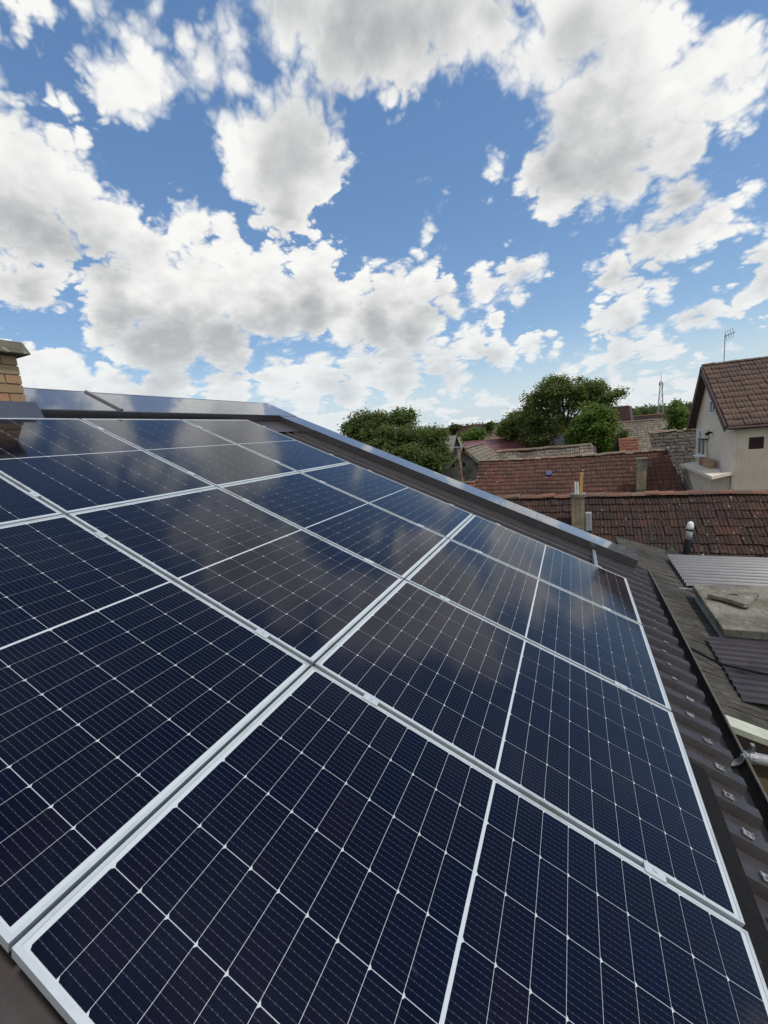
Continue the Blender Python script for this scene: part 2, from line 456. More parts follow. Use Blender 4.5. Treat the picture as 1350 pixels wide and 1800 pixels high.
M['concrete'] = tile_mat('mossy_concrete', [(0.25, 0.23, 0.185), (0.25, 0.23, 0.185)], (0.115, 0.105, 0.075), dk=(0.40, 0.66), dscale=2.2, lichen=0.85, moss=0.25, mosscol=(0.13, 0.125, 0.07), spots=0.25, lichcol=(0.46, 0.45, 0.38))
M['tile_dark'] = tile_mat('weathered_dark_tile', [(0.052, 0.032, 0.026), (0.072, 0.038, 0.029), (0.041, 0.029, 0.025), (0.094, 0.044, 0.031), (0.048, 0.033, 0.028), (0.064, 0.036, 0.028)], (0.036, 0.029, 0.026), dk=(0.40, 0.66), lichen=0.7, spots=0.5)
M['tile_red'] = tile_mat('faded_red_tile', [(0.170, 0.080, 0.058), (0.138, 0.068, 0.051), (0.215, 0.094, 0.064), (0.120, 0.064, 0.050), (0.178, 0.092, 0.070)], (0.088, 0.056, 0.048), dk=(0.42, 0.70), dscale=0.45, lichen=0.75, spots=0.9)
M['tile_house'] = tile_mat('brown_house_tile', [(0.175, 0.112, 0.088), (0.20, 0.122, 0.094), (0.150, 0.100, 0.082), (0.185, 0.112, 0.088)], (0.115, 0.086, 0.072), lichen=1.0, spots=0.3, lichcol=(0.34, 0.31, 0.22))
M['tile_moss'] = tile_mat('mossy_old_tile', [(0.30, 0.26, 0.215), (0.36, 0.32, 0.26), (0.23, 0.19, 0.155), (0.31, 0.23, 0.18)], (0.18, 0.16, 0.13), lichen=0.9, moss=0.45, mosscol=(0.15, 0.135, 0.09), lichcol=(0.42, 0.40, 0.32))
M['tile_black'] = tile_mat('blackened_tile', [(0.11, 0.095, 0.083), (0.15, 0.13, 0.11), (0.085, 0.073, 0.064), (0.19, 0.165, 0.135)], (0.070, 0.062, 0.055), lichen=1.1, spots=1.0, moss=0.3, mosscol=(0.07, 0.075, 0.045))
M['tile_orange'] = tile_mat('orange_tile', [(0.30, 0.125, 0.07), (0.26, 0.11, 0.066), (0.33, 0.15, 0.085), (0.24, 0.12, 0.08)], (0.20, 0.10, 0.07), dk=(0.5, 0.75), dscale=1.5, lichen=0.5, spots=0.0)
M['ridge_tile'] = tile_mat('ridge_tile_clay', [(0.25, 0.120, 0.080), (0.17, 0.095, 0.070), (0.30, 0.140, 0.088), (0.14, 0.09, 0.07), (0.22, 0.15, 0.11)], (0.11, 0.08, 0.062), dk=(0.5, 0.7), dscale=1.2, lichen=0.7, moss=0.25)
M['ridge_moss'] = tile_mat('ridge_tile_mossy', [(0.26, 0.21, 0.16), (0.32, 0.26, 0.19), (0.22, 0.15, 0.11), (0.30, 0.14, 0.09)], (0.15, 0.12, 0.09), lichen=0.95, moss=0.4, lichcol=(0.46, 0.42, 0.33))


def cell_mat():
    m, t, b = principled('solar_cell_glass')
    o = t.add('ShaderNodeTexCoord').outputs['Object']
    s = t.add('ShaderNodeSeparateXYZ', {0: o})
    # ten thin ribbons along the cell and the solder pads on them
    fy = t.math('FRACT', t.math('ADD', t.math('DIVIDE', s.outputs[1], 0.0182), 0.5))
    line = t.math('LESS_THAN', t.math('ABSOLUTE', t.math('SUBTRACT', fy, 0.5)), 0.028)
    fx = t.math('FRACT', t.math('ADD', t.math('DIVIDE', s.outputs[0], 0.0152), 0.5))
    padx = t.math('LESS_THAN', t.math('ABSOLUTE', t.math('SUBTRACT', fx, 0.5)), 0.05)
    pady = t.math('LESS_THAN', t.math('ABSOLUTE', t.math('SUBTRACT', fy, 0.5)), 0.07)
    pad = t.math('MULTIPLY', padx, pady)
    rnd = t.add('ShaderNodeObjectInfo').outputs['Random']
    base = t.ramp(rnd, [(0.0, (0.0020, 0.0024, 0.0060)), (0.4, (0.0034, 0.0027, 0.0062)), (0.75, (0.0018, 0.0026, 0.0090)), (1.0, (0.0048, 0.0031, 0.0062))])
    col = t.mix(t.math('MULTIPLY', line, 0.42), base, (0.13, 0.135, 0.16))
    col = t.mix(t.math('MULTIPLY', pad, 0.22), col, (0.40, 0.42, 0.46))
    pw = t.add('ShaderNodeNewGeometry').outputs['Position']
    dust = t.math('MULTIPLY', t.smooth(t.noise(pw, 1.7, 8, 0.62), 0.42, 0.75), t.lin(t.noise(pw, 90, 2), 0.2, 0.8, 0.5, 1.0))
    spot = t.smooth(t.noise(pw, 16.0, 3, 0.5), 0.74, 0.80)
    col = t.mix(t.math('MULTIPLY_ADD', dust, 0.026, t.math('MULTIPLY', spot, 0.05)), col, (0.30, 0.27, 0.25))
    t.put(b.inputs['Base Color'], col)
    # anti-reflection glass: faint bluish mirror face on, clear mirror at a low angle, a little dusty
    b.inputs['IOR'].default_value = 1.52
    b.inputs['Specular Tint'].default_value = (0.40, 0.42, 0.62, 1)
    t.put(b.inputs['Roughness'], t.lin(t.noise(pw, 2.2, 6, 0.6), 0.35, 0.7, 0.07, 0.13))
    return m


def backing_mat():
    m, t, b = principled('white_backsheet_glass')
    b.inputs['Base Color'].default_value = (0.56, 0.60, 0.605, 1); b.inputs['Roughness'].default_value = 0.6
    b.inputs['Coat Weight'].default_value = 1.0; b.inputs['Coat IOR'].default_value = 1.36; b.inputs['Coat Roughness'].default_value = 0.1
    return m


M['cell'] = cell_mat(); M['backing'] = backing_mat()


def leaf_mat(name, a, b_, c_):
    m, t, b = principled(name)
    gn = t.add('ShaderNodeNewGeometry')
    col = t.ramp(gn.outputs['Random Per Island'], [(0.0, a), (0.5, b_), (1.0, c_)])
    n = t.noise(gn.outputs['Position'], 0.9, 3)
    col = t.mix(t.lin(n, 0.3, 0.7, 0.0, 0.5), col, tuple(q * 0.6 for q in b_))
    t.put(b.inputs['Base Color'], col); b.inputs['Roughness'].default_value = 0.5
    b.inputs['Specular IOR Level'].default_value = 0.3
    tr = t.add('ShaderNodeBsdfTranslucent', {0: t.mix(0.6, col, (0.27, 0.34, 0.07))})
    mx = t.add('ShaderNodeMixShader', {0: 0.50, 1: b.outputs[0], 2: tr.outputs[0]})
    t.put(t.n['Material Output'].inputs[0], mx.outputs[0])
    return m


M['leaf_walnut'] = leaf_mat('walnut_leaf', (0.102, 0.142, 0.050), (0.142, 0.186, 0.066), (0.186, 0.234, 0.090))
M['leaf_dark'] = leaf_mat('acacia_leaf', (0.119, 0.154, 0.051), (0.162, 0.200, 0.068), (0.209, 0.250, 0.089))
M['leaf_bright'] = leaf_mat('bright_leaf', (0.095, 0.160, 0.030), (0.130, 0.205, 0.042), (0.165, 0.245, 0.058))
M['leaf_far'] = leaf_mat('far_leaf', (0.030, 0.048, 0.022), (0.045, 0.065, 0.028), (0.06, 0.085, 0.035))
M['leaf_grey'] = leaf_mat('greyish_leaf', (0.070, 0.085, 0.035), (0.090, 0.105, 0.045), (0.11, 0.125, 0.055))


def plaster_mat():
    m, t, b = principled('house_plaster')
    p = t.add('ShaderNodeNewGeometry').outputs['Position']
    c = t.mix(t.lin(t.noise(p, 1.6, 6, 0.6), 0.3, 0.7), (0.68, 0.585, 0.455), (0.78, 0.68, 0.545))
    st = t.noise(t.vmath('MULTIPLY', p, (5.0, 5.0, 0.35)), 1.5, 6, 0.65)            # rain streaks
    c = t.mix(t.smooth(st, 0.50, 0.74, 0, 0.5), c, (0.42, 0.37, 0.30))
    c = t.mix(t.smooth(t.noise(p, 0.9, 8, 0.68), 0.52, 0.72, 0, 0.45), c, (0.50, 0.42, 0.32))
    t.put(b.inputs['Base Color'], c); b.inputs['Roughness'].default_value = 0.92
    bn = t.add('ShaderNodeBump', {'Strength': 0.6, 'Distance': 0.004, 'Height': t.noise(p, 60, 6, 0.65)})
    t.put(b.inputs['Normal'], bn.outputs[0])
    return m


M['plaster'] = plaster_mat()


def thatch_mat():
    m, t, b = principled('weathered_eternit')
    p = t.add('ShaderNodeNewGeometry').outputs['Position']
    q = t.vmath('ADD', p, t.vmath('SCALE', t.vmath('SUBTRACT', t.add('ShaderNodeTexNoise', {'Vector': p, 'Scale': 2.5, 'Detail': 3.0}).outputs['Color'], (0.5, 0.5, 0.5)), 0.12))
    a = t.noise(t.vmath('MULTIPLY', q, (2.6, 17.0, 1.0)), 3.0, 9, 0.72)
    c = t.ramp(t.lin(a, 0.30, 0.72), [(0, (0.018, 0.016, 0.013)), (0.4, (0.060, 0.053, 0.043)), (0.68, (0.125, 0.112, 0.092)), (1, (0.36, 0.33, 0.28))])
    c = t.mix(t.smooth(t.noise(p, 1.8, 7, 0.65), 0.42, 0.66, 0, 0.8), c, (0.030, 0.028, 0.021))
    t.put(b.inputs['Base Color'], c); b.inputs['Roughness'].default_value = 0.95
    bn = t.add('ShaderNodeBump', {'Strength': 1.0, 'Distance': 0.012, 'Height': a})
    t.put(b.inputs['Normal'], bn.outputs[0])
    return m


M['oldroof'] = thatch_mat()


def pvc_mat():
    m, t, b = principled('smoky_pvc_sheet')
    p = t.add('ShaderNodeNewGeometry').outputs['Position']
    c = t.mix(t.smooth(t.noise(p, 1.4, 5, 0.6), 0.4, 0.7), (0.115, 0.115, 0.125), (0.060, 0.055, 0.066))
    t.put(b.inputs['Base Color'], c); b.inputs['Roughness'].default_value = 0.35
    b.inputs['Specular IOR Level'].default_value = 0.6
    return m


M['pvc'] = pvc_mat()

# ------------------------------------------------------------------ ground and hills
gm = MB(); gm.poly([(-900, -900, 0), (900, -900, 0), (900, 900, 0), (-900, 900, 0)])
tag(gm.build('ground', M['ground']), kind='structure')
hm = MB(); NH, rows = 90, [(260, 0.0), (330, 4.5), (420, 11.0), (520, 15.0), (640, 14.0)]
HR = random.Random(3); hh = [HR.uniform(0.82, 1.12) for _ in range(NH + 1)]
for rr, h in rows:
    for i in range(NH + 1):
        az = R(-80 + 160 * i / NH); k = 0.72 + 0.42 * (i / NH)
        hm.v.append((CAMP[0] + rr * math.sin(az), CAMP[1] + rr * math.cos(az), h * k * (0.5 * hh[i] + 0.5 * hh[max(0, i - 1)]) - 0.3))
for j in range(len(rows) - 1):
    for i in range(NH):
        a = j * (NH + 1) + i; hm.f.append((a, a + 1, a + NH + 2, a + NH + 1))
tag(hm.build('hill', M['hill'], smooth=True), kind='structure')

# ------------------------------------------------------------------ our house: metal roof with the array
TH = R(24.0); ct, st_ = math.cos(TH), math.sin(TH); Z0 = 7.1426
EU = np.array([ct, 0, -st_]); EY = np.array([0, 1.0, 0]); EN = np.array([st_, 0, ct]); O0 = np.array([0, 0, Z0])


def W(u, v, n):                               # u down the slope, v towards the camera along the eave, n off the plane of the panels
    return O0 + u * EU - v * EY + n * EN


house = empty('panel_house', (2.0, -4.0, 0))
tag(house, 'house with dark brown metal roof carrying the solar panels', 'house')
HINV = Vector((-2.0, 4.0, 0))


def hp(mb, name, mat, parent=None, smooth=False):       # a part of the house, built in world space
    o = mb.build(name, mat, parent or house, smooth)
    if parent is None: o.location = HINV
    return o


V0, V1 = -1.26, 8.1
wl = MB()
wl.box((2.2, -0.5 * (V1 - 0.2) + 0.42, 2.0), (4.9, V1 - 0.2 + 1.0, 4.0)); wall_o = hp(wl, 'wall', M['houseside'])
gb = MB()                                              # gable triangles closing the attic
for y in (0.9, -V1 + 0.35):
    a, b_, c_ = (-0.75, y, 7.25), (4.62, y, 4.86), (-5.4, y, 4.86)
    gb.hexa([(b_[0], y, 3.95), (c_[0], y, 3.95), (c_[0], y + 0.2, 3.95), (b_[0], y + 0.2, 3.95), b_, c_, (c_[0], y + 0.2, 4.86), (b_[0], y + 0.2, 4.86)])
    gb.hexa([c_, b_, (b_[0], y + 0.2, 4.86), (c_[0], y + 0.2, 4.86), (a[0] - 0.01, y, a[2]), a, (a[0], y + 0.2, a[2]), (a[0] - 0.01, y + 0.2, a[2])])
hp(gb, 'gable_wall', M['houseside'])
w2 = MB(); w2.box((-2.85, -0.5 * (V1 - 0.2) + 0.42, 2.0), (5.1, V1 - 0.21 + 1.0, 3.99)); hp(w2, 'rear_wall', M['houseside'])
# trapezoid sheets, one metre wide each, corrugated down the slope
NS, HR_ = -0.128, 0.046


def rib_profile(v0, v1):
    pts = []; v = v0
    while v < v1 - 1e-6:
        for dv, h in ((0.0, 0), (0.105, 0), (0.122, 1), (0.183, 1)):
            if v + dv <= v1: pts.append((v + dv, h))
        v += 0.2
    pts.append((v1, 0)); return pts


sheets = []
v = V0; k = 0
while v < V1 - 0.01:
    ve = min(v + 1.0, V1); sm = MB(); prof = rib_profile(v, ve)
    u0, u1 = -0.66, 5.545 + 0.006 * ((k * 7) % 3 - 1)
    lift = 0.0012 * (k % 2)
    for us in (u0, u1):
        sm.v += [tuple(W(us, q, NS + h * HR_ + lift)) for q, h in prof]
        sm.v += [tuple(W(us, q, NS + h * HR_ + lift - 0.0016)) for q, h in prof]
    n = len(prof)
    for i in range(n - 1):
        sm.f.append((i, i + 1, 2 * n + i + 1, 2 * n + i)); sm.f.append((n + i + 1, n + i, 3 * n + i, 3 * n + i + 1))
        sm.f.append((2 * n + i, 2 * n + i + 1, 3 * n + i + 1, 3 * n + i))
    sheets.append(hp(sm, 'roof_sheet', M['sheet']))
    v = ve; k += 1
# far slope, its own plain sheet
fs = MB(); ap = W(-0.66, 0, NS)
for y0, y1 in ((-V1, -4.0), (-4.0, 0.0), (0.0, -V0)):
    fs.slab([(ap[0], y0, ap[2]), (ap[0], y1, ap[2]), (ap[0] - 5.2, y1, ap[2] - 5.2 * math.tan(TH)), (ap[0] - 5.2, y0, ap[2] - 5.2 * math.tan(TH))], 0.02)
hp(fs, 'rear_roof_sheet', M['sheet'])
# ridge cap in three lengths with raised seams
for a, b_, dn in ((V1, 4.2, 0.0), (4.198, 1.79, 0.004), (1.80, -1.33, 0.0)):
    rc = MB()
    P0 = [(-0.72, 0.062 + dn), (-0.13, 0.040 + dn), (-0.125, 0.034 + dn), (-0.122, -0.050), (-0.126, -0.050), (-0.132, 0.034), (-0.72, 0.056)]
    rc.extrude(P0, W(0, a, 0), EU, EN, -(b_ - a) * EY)
    q0, q1 = W(-0.72, a, 0.062 + dn), W(-0.72, b_, 0.062 + dn)
    dn_v = np.array([-0.5, 0, -0.22])
    rc.slab([q0, q0 + dn_v, q1 + dn_v, q1], 0.006)
    cap_o = hp(rc, 'ridge_cap', M['cap'])
    if b_ > -1:
        s_ = MB()
        s_.extrude([(-0.015, 0.0), (-0.006, 0.020), (0.012, 0.020), (0.02, 0.0)], W(-0.72, b_, 0.063 + dn), -EY, EN, W(-0.13, b_, 0.041) - W(-0.72, b_, 0.063))
        s_.build('seam', M['cap'], cap_o)
# verge cap down the gable edge
vc = MB()
vc.extrude([(-0.885, 0.024), (-0.882, -0.112), (-0.876, -0.112), (-0.878, 0.029), (-1.28, 0.041), (-1.295, 0.035), (-1.295, -0.26), (-1.289, -0.26), (-1.289, 0.029), (-1.28, 0.034)], W(-0.70, 0, 0), -EY, EN, 6.12 * EU)
vo = hp(vc, 'verge_cap', M['cap'])
vs2 = MB(); vs2.extrude([(-0.875, 0.033), (-1.298, 0.045), (-1.298, 0.037), (-0.875, 0.025)], W(-0.13, 0, 0), -EY, EN, 0.05 * EU); vs2.build('seam', M['cap'], vo)
# back pan of flashing under the ridge at the gable end
fp = MB(); fp.slab([W(-0.13, -0.86, -0.060), W(0.34, -0.86, -0.070), W(0.34, 0.02, -0.070), W(-0.13, 0.02, -0.060)][::-1], 0.003); hp(fp, 'flashing_pan', M['sheet'])
# gutter: half round trough and its rim
gu = MB(); gc = np.array([5.066, 0, 4.685]); gr_, n = 0.078, 12
prof = [(gr_ * math.cos(math.pi + math.pi * i / n), gr_ * math.sin(math.pi + math.pi * i / n)) for i in range(n + 1)]
prof += [(0.95 * x, 0.95 * z) for x, z in reversed(prof)]
gu.extrude(prof, gc + np.array([0, 1.42, 0]), (1, 0, 0), (0, 0, 1), (0, -V1 - 1.4, 0))
gut = hp(gu, 'gutter', M['gutter'])
rm = MB(); rm.tube([gc + (gr_, 1.42, 0.004), gc + (gr_, -V1 + 0.02, 0.004)], 0.0085, 8); rm.build('gutter_rim', M['rim'], gut)
for yb in (-2.12,):
    br = MB(); pr = []
    for i in range(9):
        a = math.pi * 1.02 + math.pi * 0.95 * i / 8
        pr.append((0.066 * math.cos(a), 0.066 * math.sin(a)))
    pr2 = [(x * 0.93, z * 0.93) for x, z in reversed(pr)]
    br.extrude(pr + pr2, gc + np.array([0, yb - 0.02, 0.012]), (1, 0, 0), (0, 0, 1), (0, 0.045, 0))
    br.box(gc + np.array([-0.085, yb, 0.03]), (0.05, 0.045, 0.006))
    br.tube([gc + (gr_ - 0.012, yb, 0.012), gc + (gr_ + 0.012, yb, 0.02)], 0.014, 8)
    br.build('gutter_bracket', M['zinc'], gut)
# saddle plates screwed over the ribs near the eave
pm = MB(); pm.box((0, 0, 0), (0.062, 0.050, 0.003)); pm.box((-0.026, 0, 0.004), (0.006, 0.046, 0.008)); pm.box((0.026, 0, 0.004), (0.006, 0.046, 0.008)); pm.tube([(0, 0, 0), (0, 0, 0.012)], 0.008, 6)
plate = pm.mesh('saddle_plate', M['zinc'])
PR = random.Random(5)
for i in range(23):
    vv = V0 + 0.2 * i + 0.142
    if vv < -0.75: continue
    o = link('saddle_plate', plate, house)
    m4 = Matrix.Identity(4); an = PR.uniform(-0.25, 0.25)
    ax = EU * math.cos(an) + EY * math.sin(an); ay = np.cross(EN, ax)
    pos = W(5.39 + PR.uniform(-0.035, 0.035), vv, NS + HR_ + 0.006) + np.array(HINV)
    sc = 0.36 if vv < 0.9 else (0.52 if vv < 1.7 else 0.70)
    for r_ in range(3):
        m4[r_][0] = ax[r_] * sc; m4[r_][1] = ay[r_] * sc; m4[r_][2] = EN[r_] * sc; m4[r_][3] = pos[r_]
    o.matrix_basis = m4
# a few self-drilling screws along the verge strip
sb = MB(); sb.tube([(0, 0, 0), (0, 0, 0.009)], 0.010, 6); screw = sb.mesh('roof_screw', M['zinc'])
for u in (0.9, 2.1, 3.3, 4.4, 5.2):
    o = link('roof_screw', screw, house); o.location = Vector(W(u, -0.75, NS + 0.004)) + HINV; o.rotation_euler = (0, TH, 0)

# black rail under the lower edge of the array
br_ = MB(); br_.extrude([(5.215, -0.085), (5.300, -0.085), (5.300, -0.040), (5.215, -0.040)], W(0, 2.63, 0), EU, EN, -4.0 * EY)
br_o = br_.build('black_rail', M['blacksteel']); tag(br_o, 'black steel rail on the roof sheet along the lower edge of the nearest panels', 'rail')

# ------------------------------------------------------------------ solar panels
PL, PW, GU, GV = 1.722, 1.134, 0.012, 0.022
U0 = [0.0, PL + GU, 2 * (PL + GU)]
VC = [0.0, PW + GV, 2 * (PW + GV), 3 * (PW + GV)]
CL, CW = 0.0910, 0.1820
fx, fy, hw = PL / 2, PW / 2, 0.011
fr = MB()
for sx in (-1, 1):
    fr.box((sx * (fx - hw / 2), 0, -0.0175), (hw, PW, 0.035))
for sy in (-1, 1):
    fr.box((0, sy * (fy - hw / 2), -0.0175), (PL - 2 * hw, hw, 0.035))
frame_me = fr.mesh('frame', M['frame'])
bk = MB(); bk.box((0, 0, -0.0045), (PL - 2 * hw - 0.0004, PW - 2 * hw - 0.0004, 0.005)); back_me = bk.mesh('backing_sheet', M['backing'])
ch = 0.0068
ce = MB(); x, y = CL / 2, CW / 2; top = [(-x, -y + ch), (-x + ch * 0.9, -y), (x, -y), (x, y), (-x + ch * 0.9, y), (-x, y - ch)]
ce.v = [(a, b_, 0.0) for a, b_ in top] + [(a, b_, 0.0006) for a, b_ in top]
ce.f = [tuple(range(6, 12))] + [(i, (i + 1) % 6, 6 + (i + 1) % 6, 6 + i) for i in range(6)]
cell_me = ce.mesh('cell', M['cell'])
gx, gy, mid = 0.0013, 0.0018, 0.0115
cxs = [-(mid / 2 + CL / 2) - i * (CL + gx) for i in range(9)] + [(mid / 2 + CL / 2) + i * (CL + gx) for i in range(9)]
cys = [(i - 2.5) * (CW + gy) for i in range(6)]
ROWN = ['top row under the ridge', 'middle row', 'bottom row above the gutter']
COLN = ['first column beside the verge', 'second column from the verge', 'third column from the verge', 'fourth column, nearest the camera']
def panel_thing(proto, i, j):
    t = empty('solar_panel', W(U0[i] + PL / 2, VC[j] + PW / 2, 0), (0, TH, 0))
    tag(t, 'solar panel, %s, %s' % (ROWN[i], COLN[j]), 'solar panel', 'solar panels on the brown metal roof')
    link('frame', frame_me, t); link('backing_sheet', back_me, t)
    for a in cxs:
        for b_ in cys:
            link('cell', cell_me, t, (a, b_, -0.0020))
    return t
for i in range(3):
    for j in range(4):
        panel_thing(None, i, j)

# rails with the clamps that hold the panels
clm = MB(); clm.box((0, 0, 0.003), (0.07, 0.040, 0.004)); clm.box((0, 0, -0.014), (0.066, 0.019, 0.03)); clm.tube([(0, 0, 0.004), (0, 0, 0.0095)], 0.0075, 6)
clamp_me = clm.mesh('mid_clamp', M['frame'])
ecm = MB(); ecm.box((0, 0.004, 0.003), (0.06, 0.026, 0.004)); ecm.box((0, 0.014, -0.016), (0.056, 0.006, 0.036)); ecm.tube([(0, 0.006, 0.004), (0, 0.006, 0.0095)], 0.0075, 6)
eclamp_me = ecm.mesh('end_clamp', M['frame'])
RL = ['under the upper part of the top panel row', 'under the lower part of the top panel row', 'under the upper part of the middle panel row',
      'under the lower part of the middle panel row', 'under the upper part of the bottom panel row', 'under the bottom row\'s lower part, reaching the verge']
for i in range(3):
    for e, du in enumerate((0.30, 1.44)):
        u = U0[i] + du; far_v = -0.80 if (i, e) == (2, 1) else -0.055
        r0 = W(u, 0, -0.060); rt = empty('mounting_rail', r0, (0, TH, 0))
        tag(rt, 'aluminium mounting rail with clamps ' + RL[2 * i + e], 'rail', 'mounting rails under the solar panels')
        L_ = 4.70 - far_v
        rb = MB(); rb.box((0, -far_v - L_ / 2, 0), (0.040, L_, 0.046)); rb.build('rail_bar', M['rail'], rt)
        for j in range(1, 4):
            link('mid_clamp', clamp_me, rt, (0, -(VC[j] - GV / 2), 0.060))
        link('end_clamp', eclamp_me, rt, (0, 0.003, 0.060))
        link('end_clamp', eclamp_me, rt, (0, -(VC[3] + PW) - 0.003, 0.060), (0, 0, math.pi))

# ------------------------------------------------------------------ brick chimney at the ridge
def brick_chimney(name, label, x0, x1, y0, y1, z0, z1, mat, bl=0.24, bh=0.066, jt=0.012, group=None, seed=1, single=True):
    t = empty(name, ((x0 + x1) / 2, (y0 + y1) / 2, z0)); tag(t, label, 'chimney', group)
    rr = random.Random(seed)
    core = MB(); core.box((0, 0, (z1 - z0) / 2), (x1 - x0 - 0.022, y1 - y0 - 0.022, z1 - z0 - 0.002)); core.build('mortar_core', M['mortar'], t)
    dep = 0.10; k = 0; z = z0
    shp = {}
    mb = MB()
    while z + bh <= z1 + 0.001:
        lx, ly = x1 - x0, y1 - y0
        off = 0.0 if k % 2 == 0 else 0.5
        for side in range(4):                           # 0:+x 1:-x faces run along y; 2:+y 3:-y run along x
            run = ly if side < 2 else lx - 2 * dep - 2 * jt
            nb = max(1, int(round(run / (bl + jt))))
            cuts = [run * q / nb for q in range(nb + 1)]
            if off and nb >= 1:
                cuts = [0] + [run * (q + 0.5) / nb for q in range(nb)] + [run]
            for a, b_ in zip(cuts[:-1], cuts[1:]):
                ln = b_ - a - jt
                if ln < 0.03: continue
                c0 = (a + b_) / 2 - run / 2
                jit = rr.uniform(-0.003, 0.003)
                if side == 0: c_, d_ = (lx / 2 - dep / 2 + jit, c0), (dep, ln)
                elif side == 1: c_, d_ = (-lx / 2 + dep / 2 + jit, c0), (dep, ln)
                elif side == 2: c_, d_ = (c0, ly / 2 - dep / 2 + jit), (ln, dep)
                else: c_, d_ = (c0, -ly / 2 + dep / 2 + jit), (ln, dep)
                zc = z - z0 + bh / 2
                if single:
                    key = (round(d_[0], 3), round(d_[1], 3))
                    if key not in shp:
                        q = MB(); q.box((0, 0, 0), (d_[0], d_[1], bh)); shp[key] = q.mesh('brick', mat)
                    o = link('brick', shp[key], t, (c_[0], c_[1], zc), (0, 0, rr.uniform(-0.012, 0.012)))
                else:
                    mb.box((c_[0], c_[1], zc), (d_[0], d_[1], bh))
        z += bh + jt; k += 1
    if not single:
        o = mb.build('brick_courses', mat, t); o['kind'] = 'stuff'
    return t


c1 = brick_chimney('brick_chimney', 'yellow brick chimney with mossy concrete cap on the ridge behind the panels', -0.60, -0.20, -3.10, -2.60, 7.06, 7.70, M['brick'], bh=0.068, jt=0.012)
cp = MB(); zt = 0.645
cp.hexa([(-0.28, -0.33, zt), (0.28, -0.33, zt), (0.28, 0.33, zt), (-0.28, 0.33, zt), (-0.22, -0.28, zt + 0.11), (0.235, -0.28, zt + 0.11), (0.235, 0.30, zt + 0.11), (-0.22, 0.30, zt + 0.11)])
bevel(cp.build('chimney_cap', M['concrete'], c1), 0.012, 2)
fl = MB(); fl.hexa([(-0.24, -0.29, 0.0), (0.35, -0.29, 0.06), (0.35, 0.29, 0.06), (-0.24, 0.29, 0.0), (-0.215, -0.265, 0.245), (0.285, -0.265, 0.235), (0.285, 0.275, 0.235), (-0.215, 0.265, 0.235)])
fl.build('base_flashing', M['cap'], c1)


# ------------------------------------------------------------------ clay tiles
def tile_base(w_, l_, th=0.026, roll=0.020):
    """one interlocking tile: x across, y down the slope, z off the roof; two rolls, a thick nose"""
    xs = [0, 0.10, 0.22, 0.36, 0.50, 0.60, 0.72, 0.86, 1.0]; zs = [0, 0.9, 1.0, 0.15, 0.1, 0.9, 1.0, 0.15, 0.0]
    v = [((a - 0.5) * w_ * 0.985, 0.0, h * roll) for a, h in zip(xs, zs)]
    v += [((a - 0.5) * w_ * 0.985, l_, h * roll + 0.030) for a, h in zip(xs, zs)]
    v += [((a - 0.5) * w_ * 0.985, l_ - 0.004, h * roll * 0.4 + 0.030 - th) for a, h in zip(xs, zs)]
    n = len(xs); f = []
    for i in range(n - 1):
        f.append((i, n + i, n + i + 1, i + 1)); f.append((n + i, 2 * n + i, 2 * n + i + 1, n + i + 1))
    f.append((0, 2 * n, n)); f.append((n - 1, 2 * n - 1, 3 * n - 1))
    return np.array(v, float), f


def simple_tile(w_, l_, th=0.022):
    v = [(-w_ * 0.485, 0, 0), (-w_ * 0.2, 0, 0.012), (w_ * 0.2, 0, 0.012), (w_ * 0.485, 0, 0), (-w_ * 0.485, l_, th), (-w_ * 0.2, l_, th + 0.014), (w_ * 0.2, l_, th + 0.014), (w_ * 0.485, l_, th),
         (-w_ * 0.485, l_, 0), (w_ * 0.485, l_, 0)]
    f = [(0, 4, 5, 1), (1, 5, 6, 2), (2, 6, 7, 3), (4, 8, 9, 7, 6, 5)]
    return np.array(v, float), f


def tiles_joined(base, faces, origin, ex, ey, en, spots, rng, jit=0.006, rot=0.02, sag=None):
    """many tiles as one vertex array; spots are (a, b) along the ridge and down the slope"""
    out = []
    for a, b_ in spots:
        r_ = rng.normal(0, rot); c_, s_ = math.cos(r_), math.sin(r_)
        bx = base[:, 0] * c_ - base[:, 1] * s_ + a + rng.normal(0, jit); by = base[:, 0] * s_ + base[:, 1] * c_ + b_ + rng.normal(0, jit)
        bz = base[:, 2] + rng.normal(0, jit * 0.6) + base[:, 1] * rng.normal(0, 0.012)
        if sag: bz = bz + sag(a, b_)
        out.append(origin + bx[:, None] * ex + by[:, None] * ey + bz[:, None] * en)
    return np.concatenate(out)


def ridge_base(rad, l_):
    v, f = [], []; n = 6
    for e in (0, 1):
        for i in range(n + 1):
            a = math.pi * (0.06 + 0.88 * i / n); r_ = rad * (1.0 if e == 0 else 1.13)
            v.append((e * l_, r_ * math.cos(a), r_ * 0.8 * math.sin(a)))
    for i in range(n + 1):
        a = math.pi * (0.06 + 0.88 * i / n); v.append((l_, rad * 0.98 * math.cos(a), rad * 0.78 * math.sin(a)))
    for i in range(n):
        f.append((i, i + 1, n + 2 + i, n + 1 + i)); f.append((n + 1 + i, n + 2 + i, 2 * n + 3 + i, 2 * n + 2 + i))
    return v, f


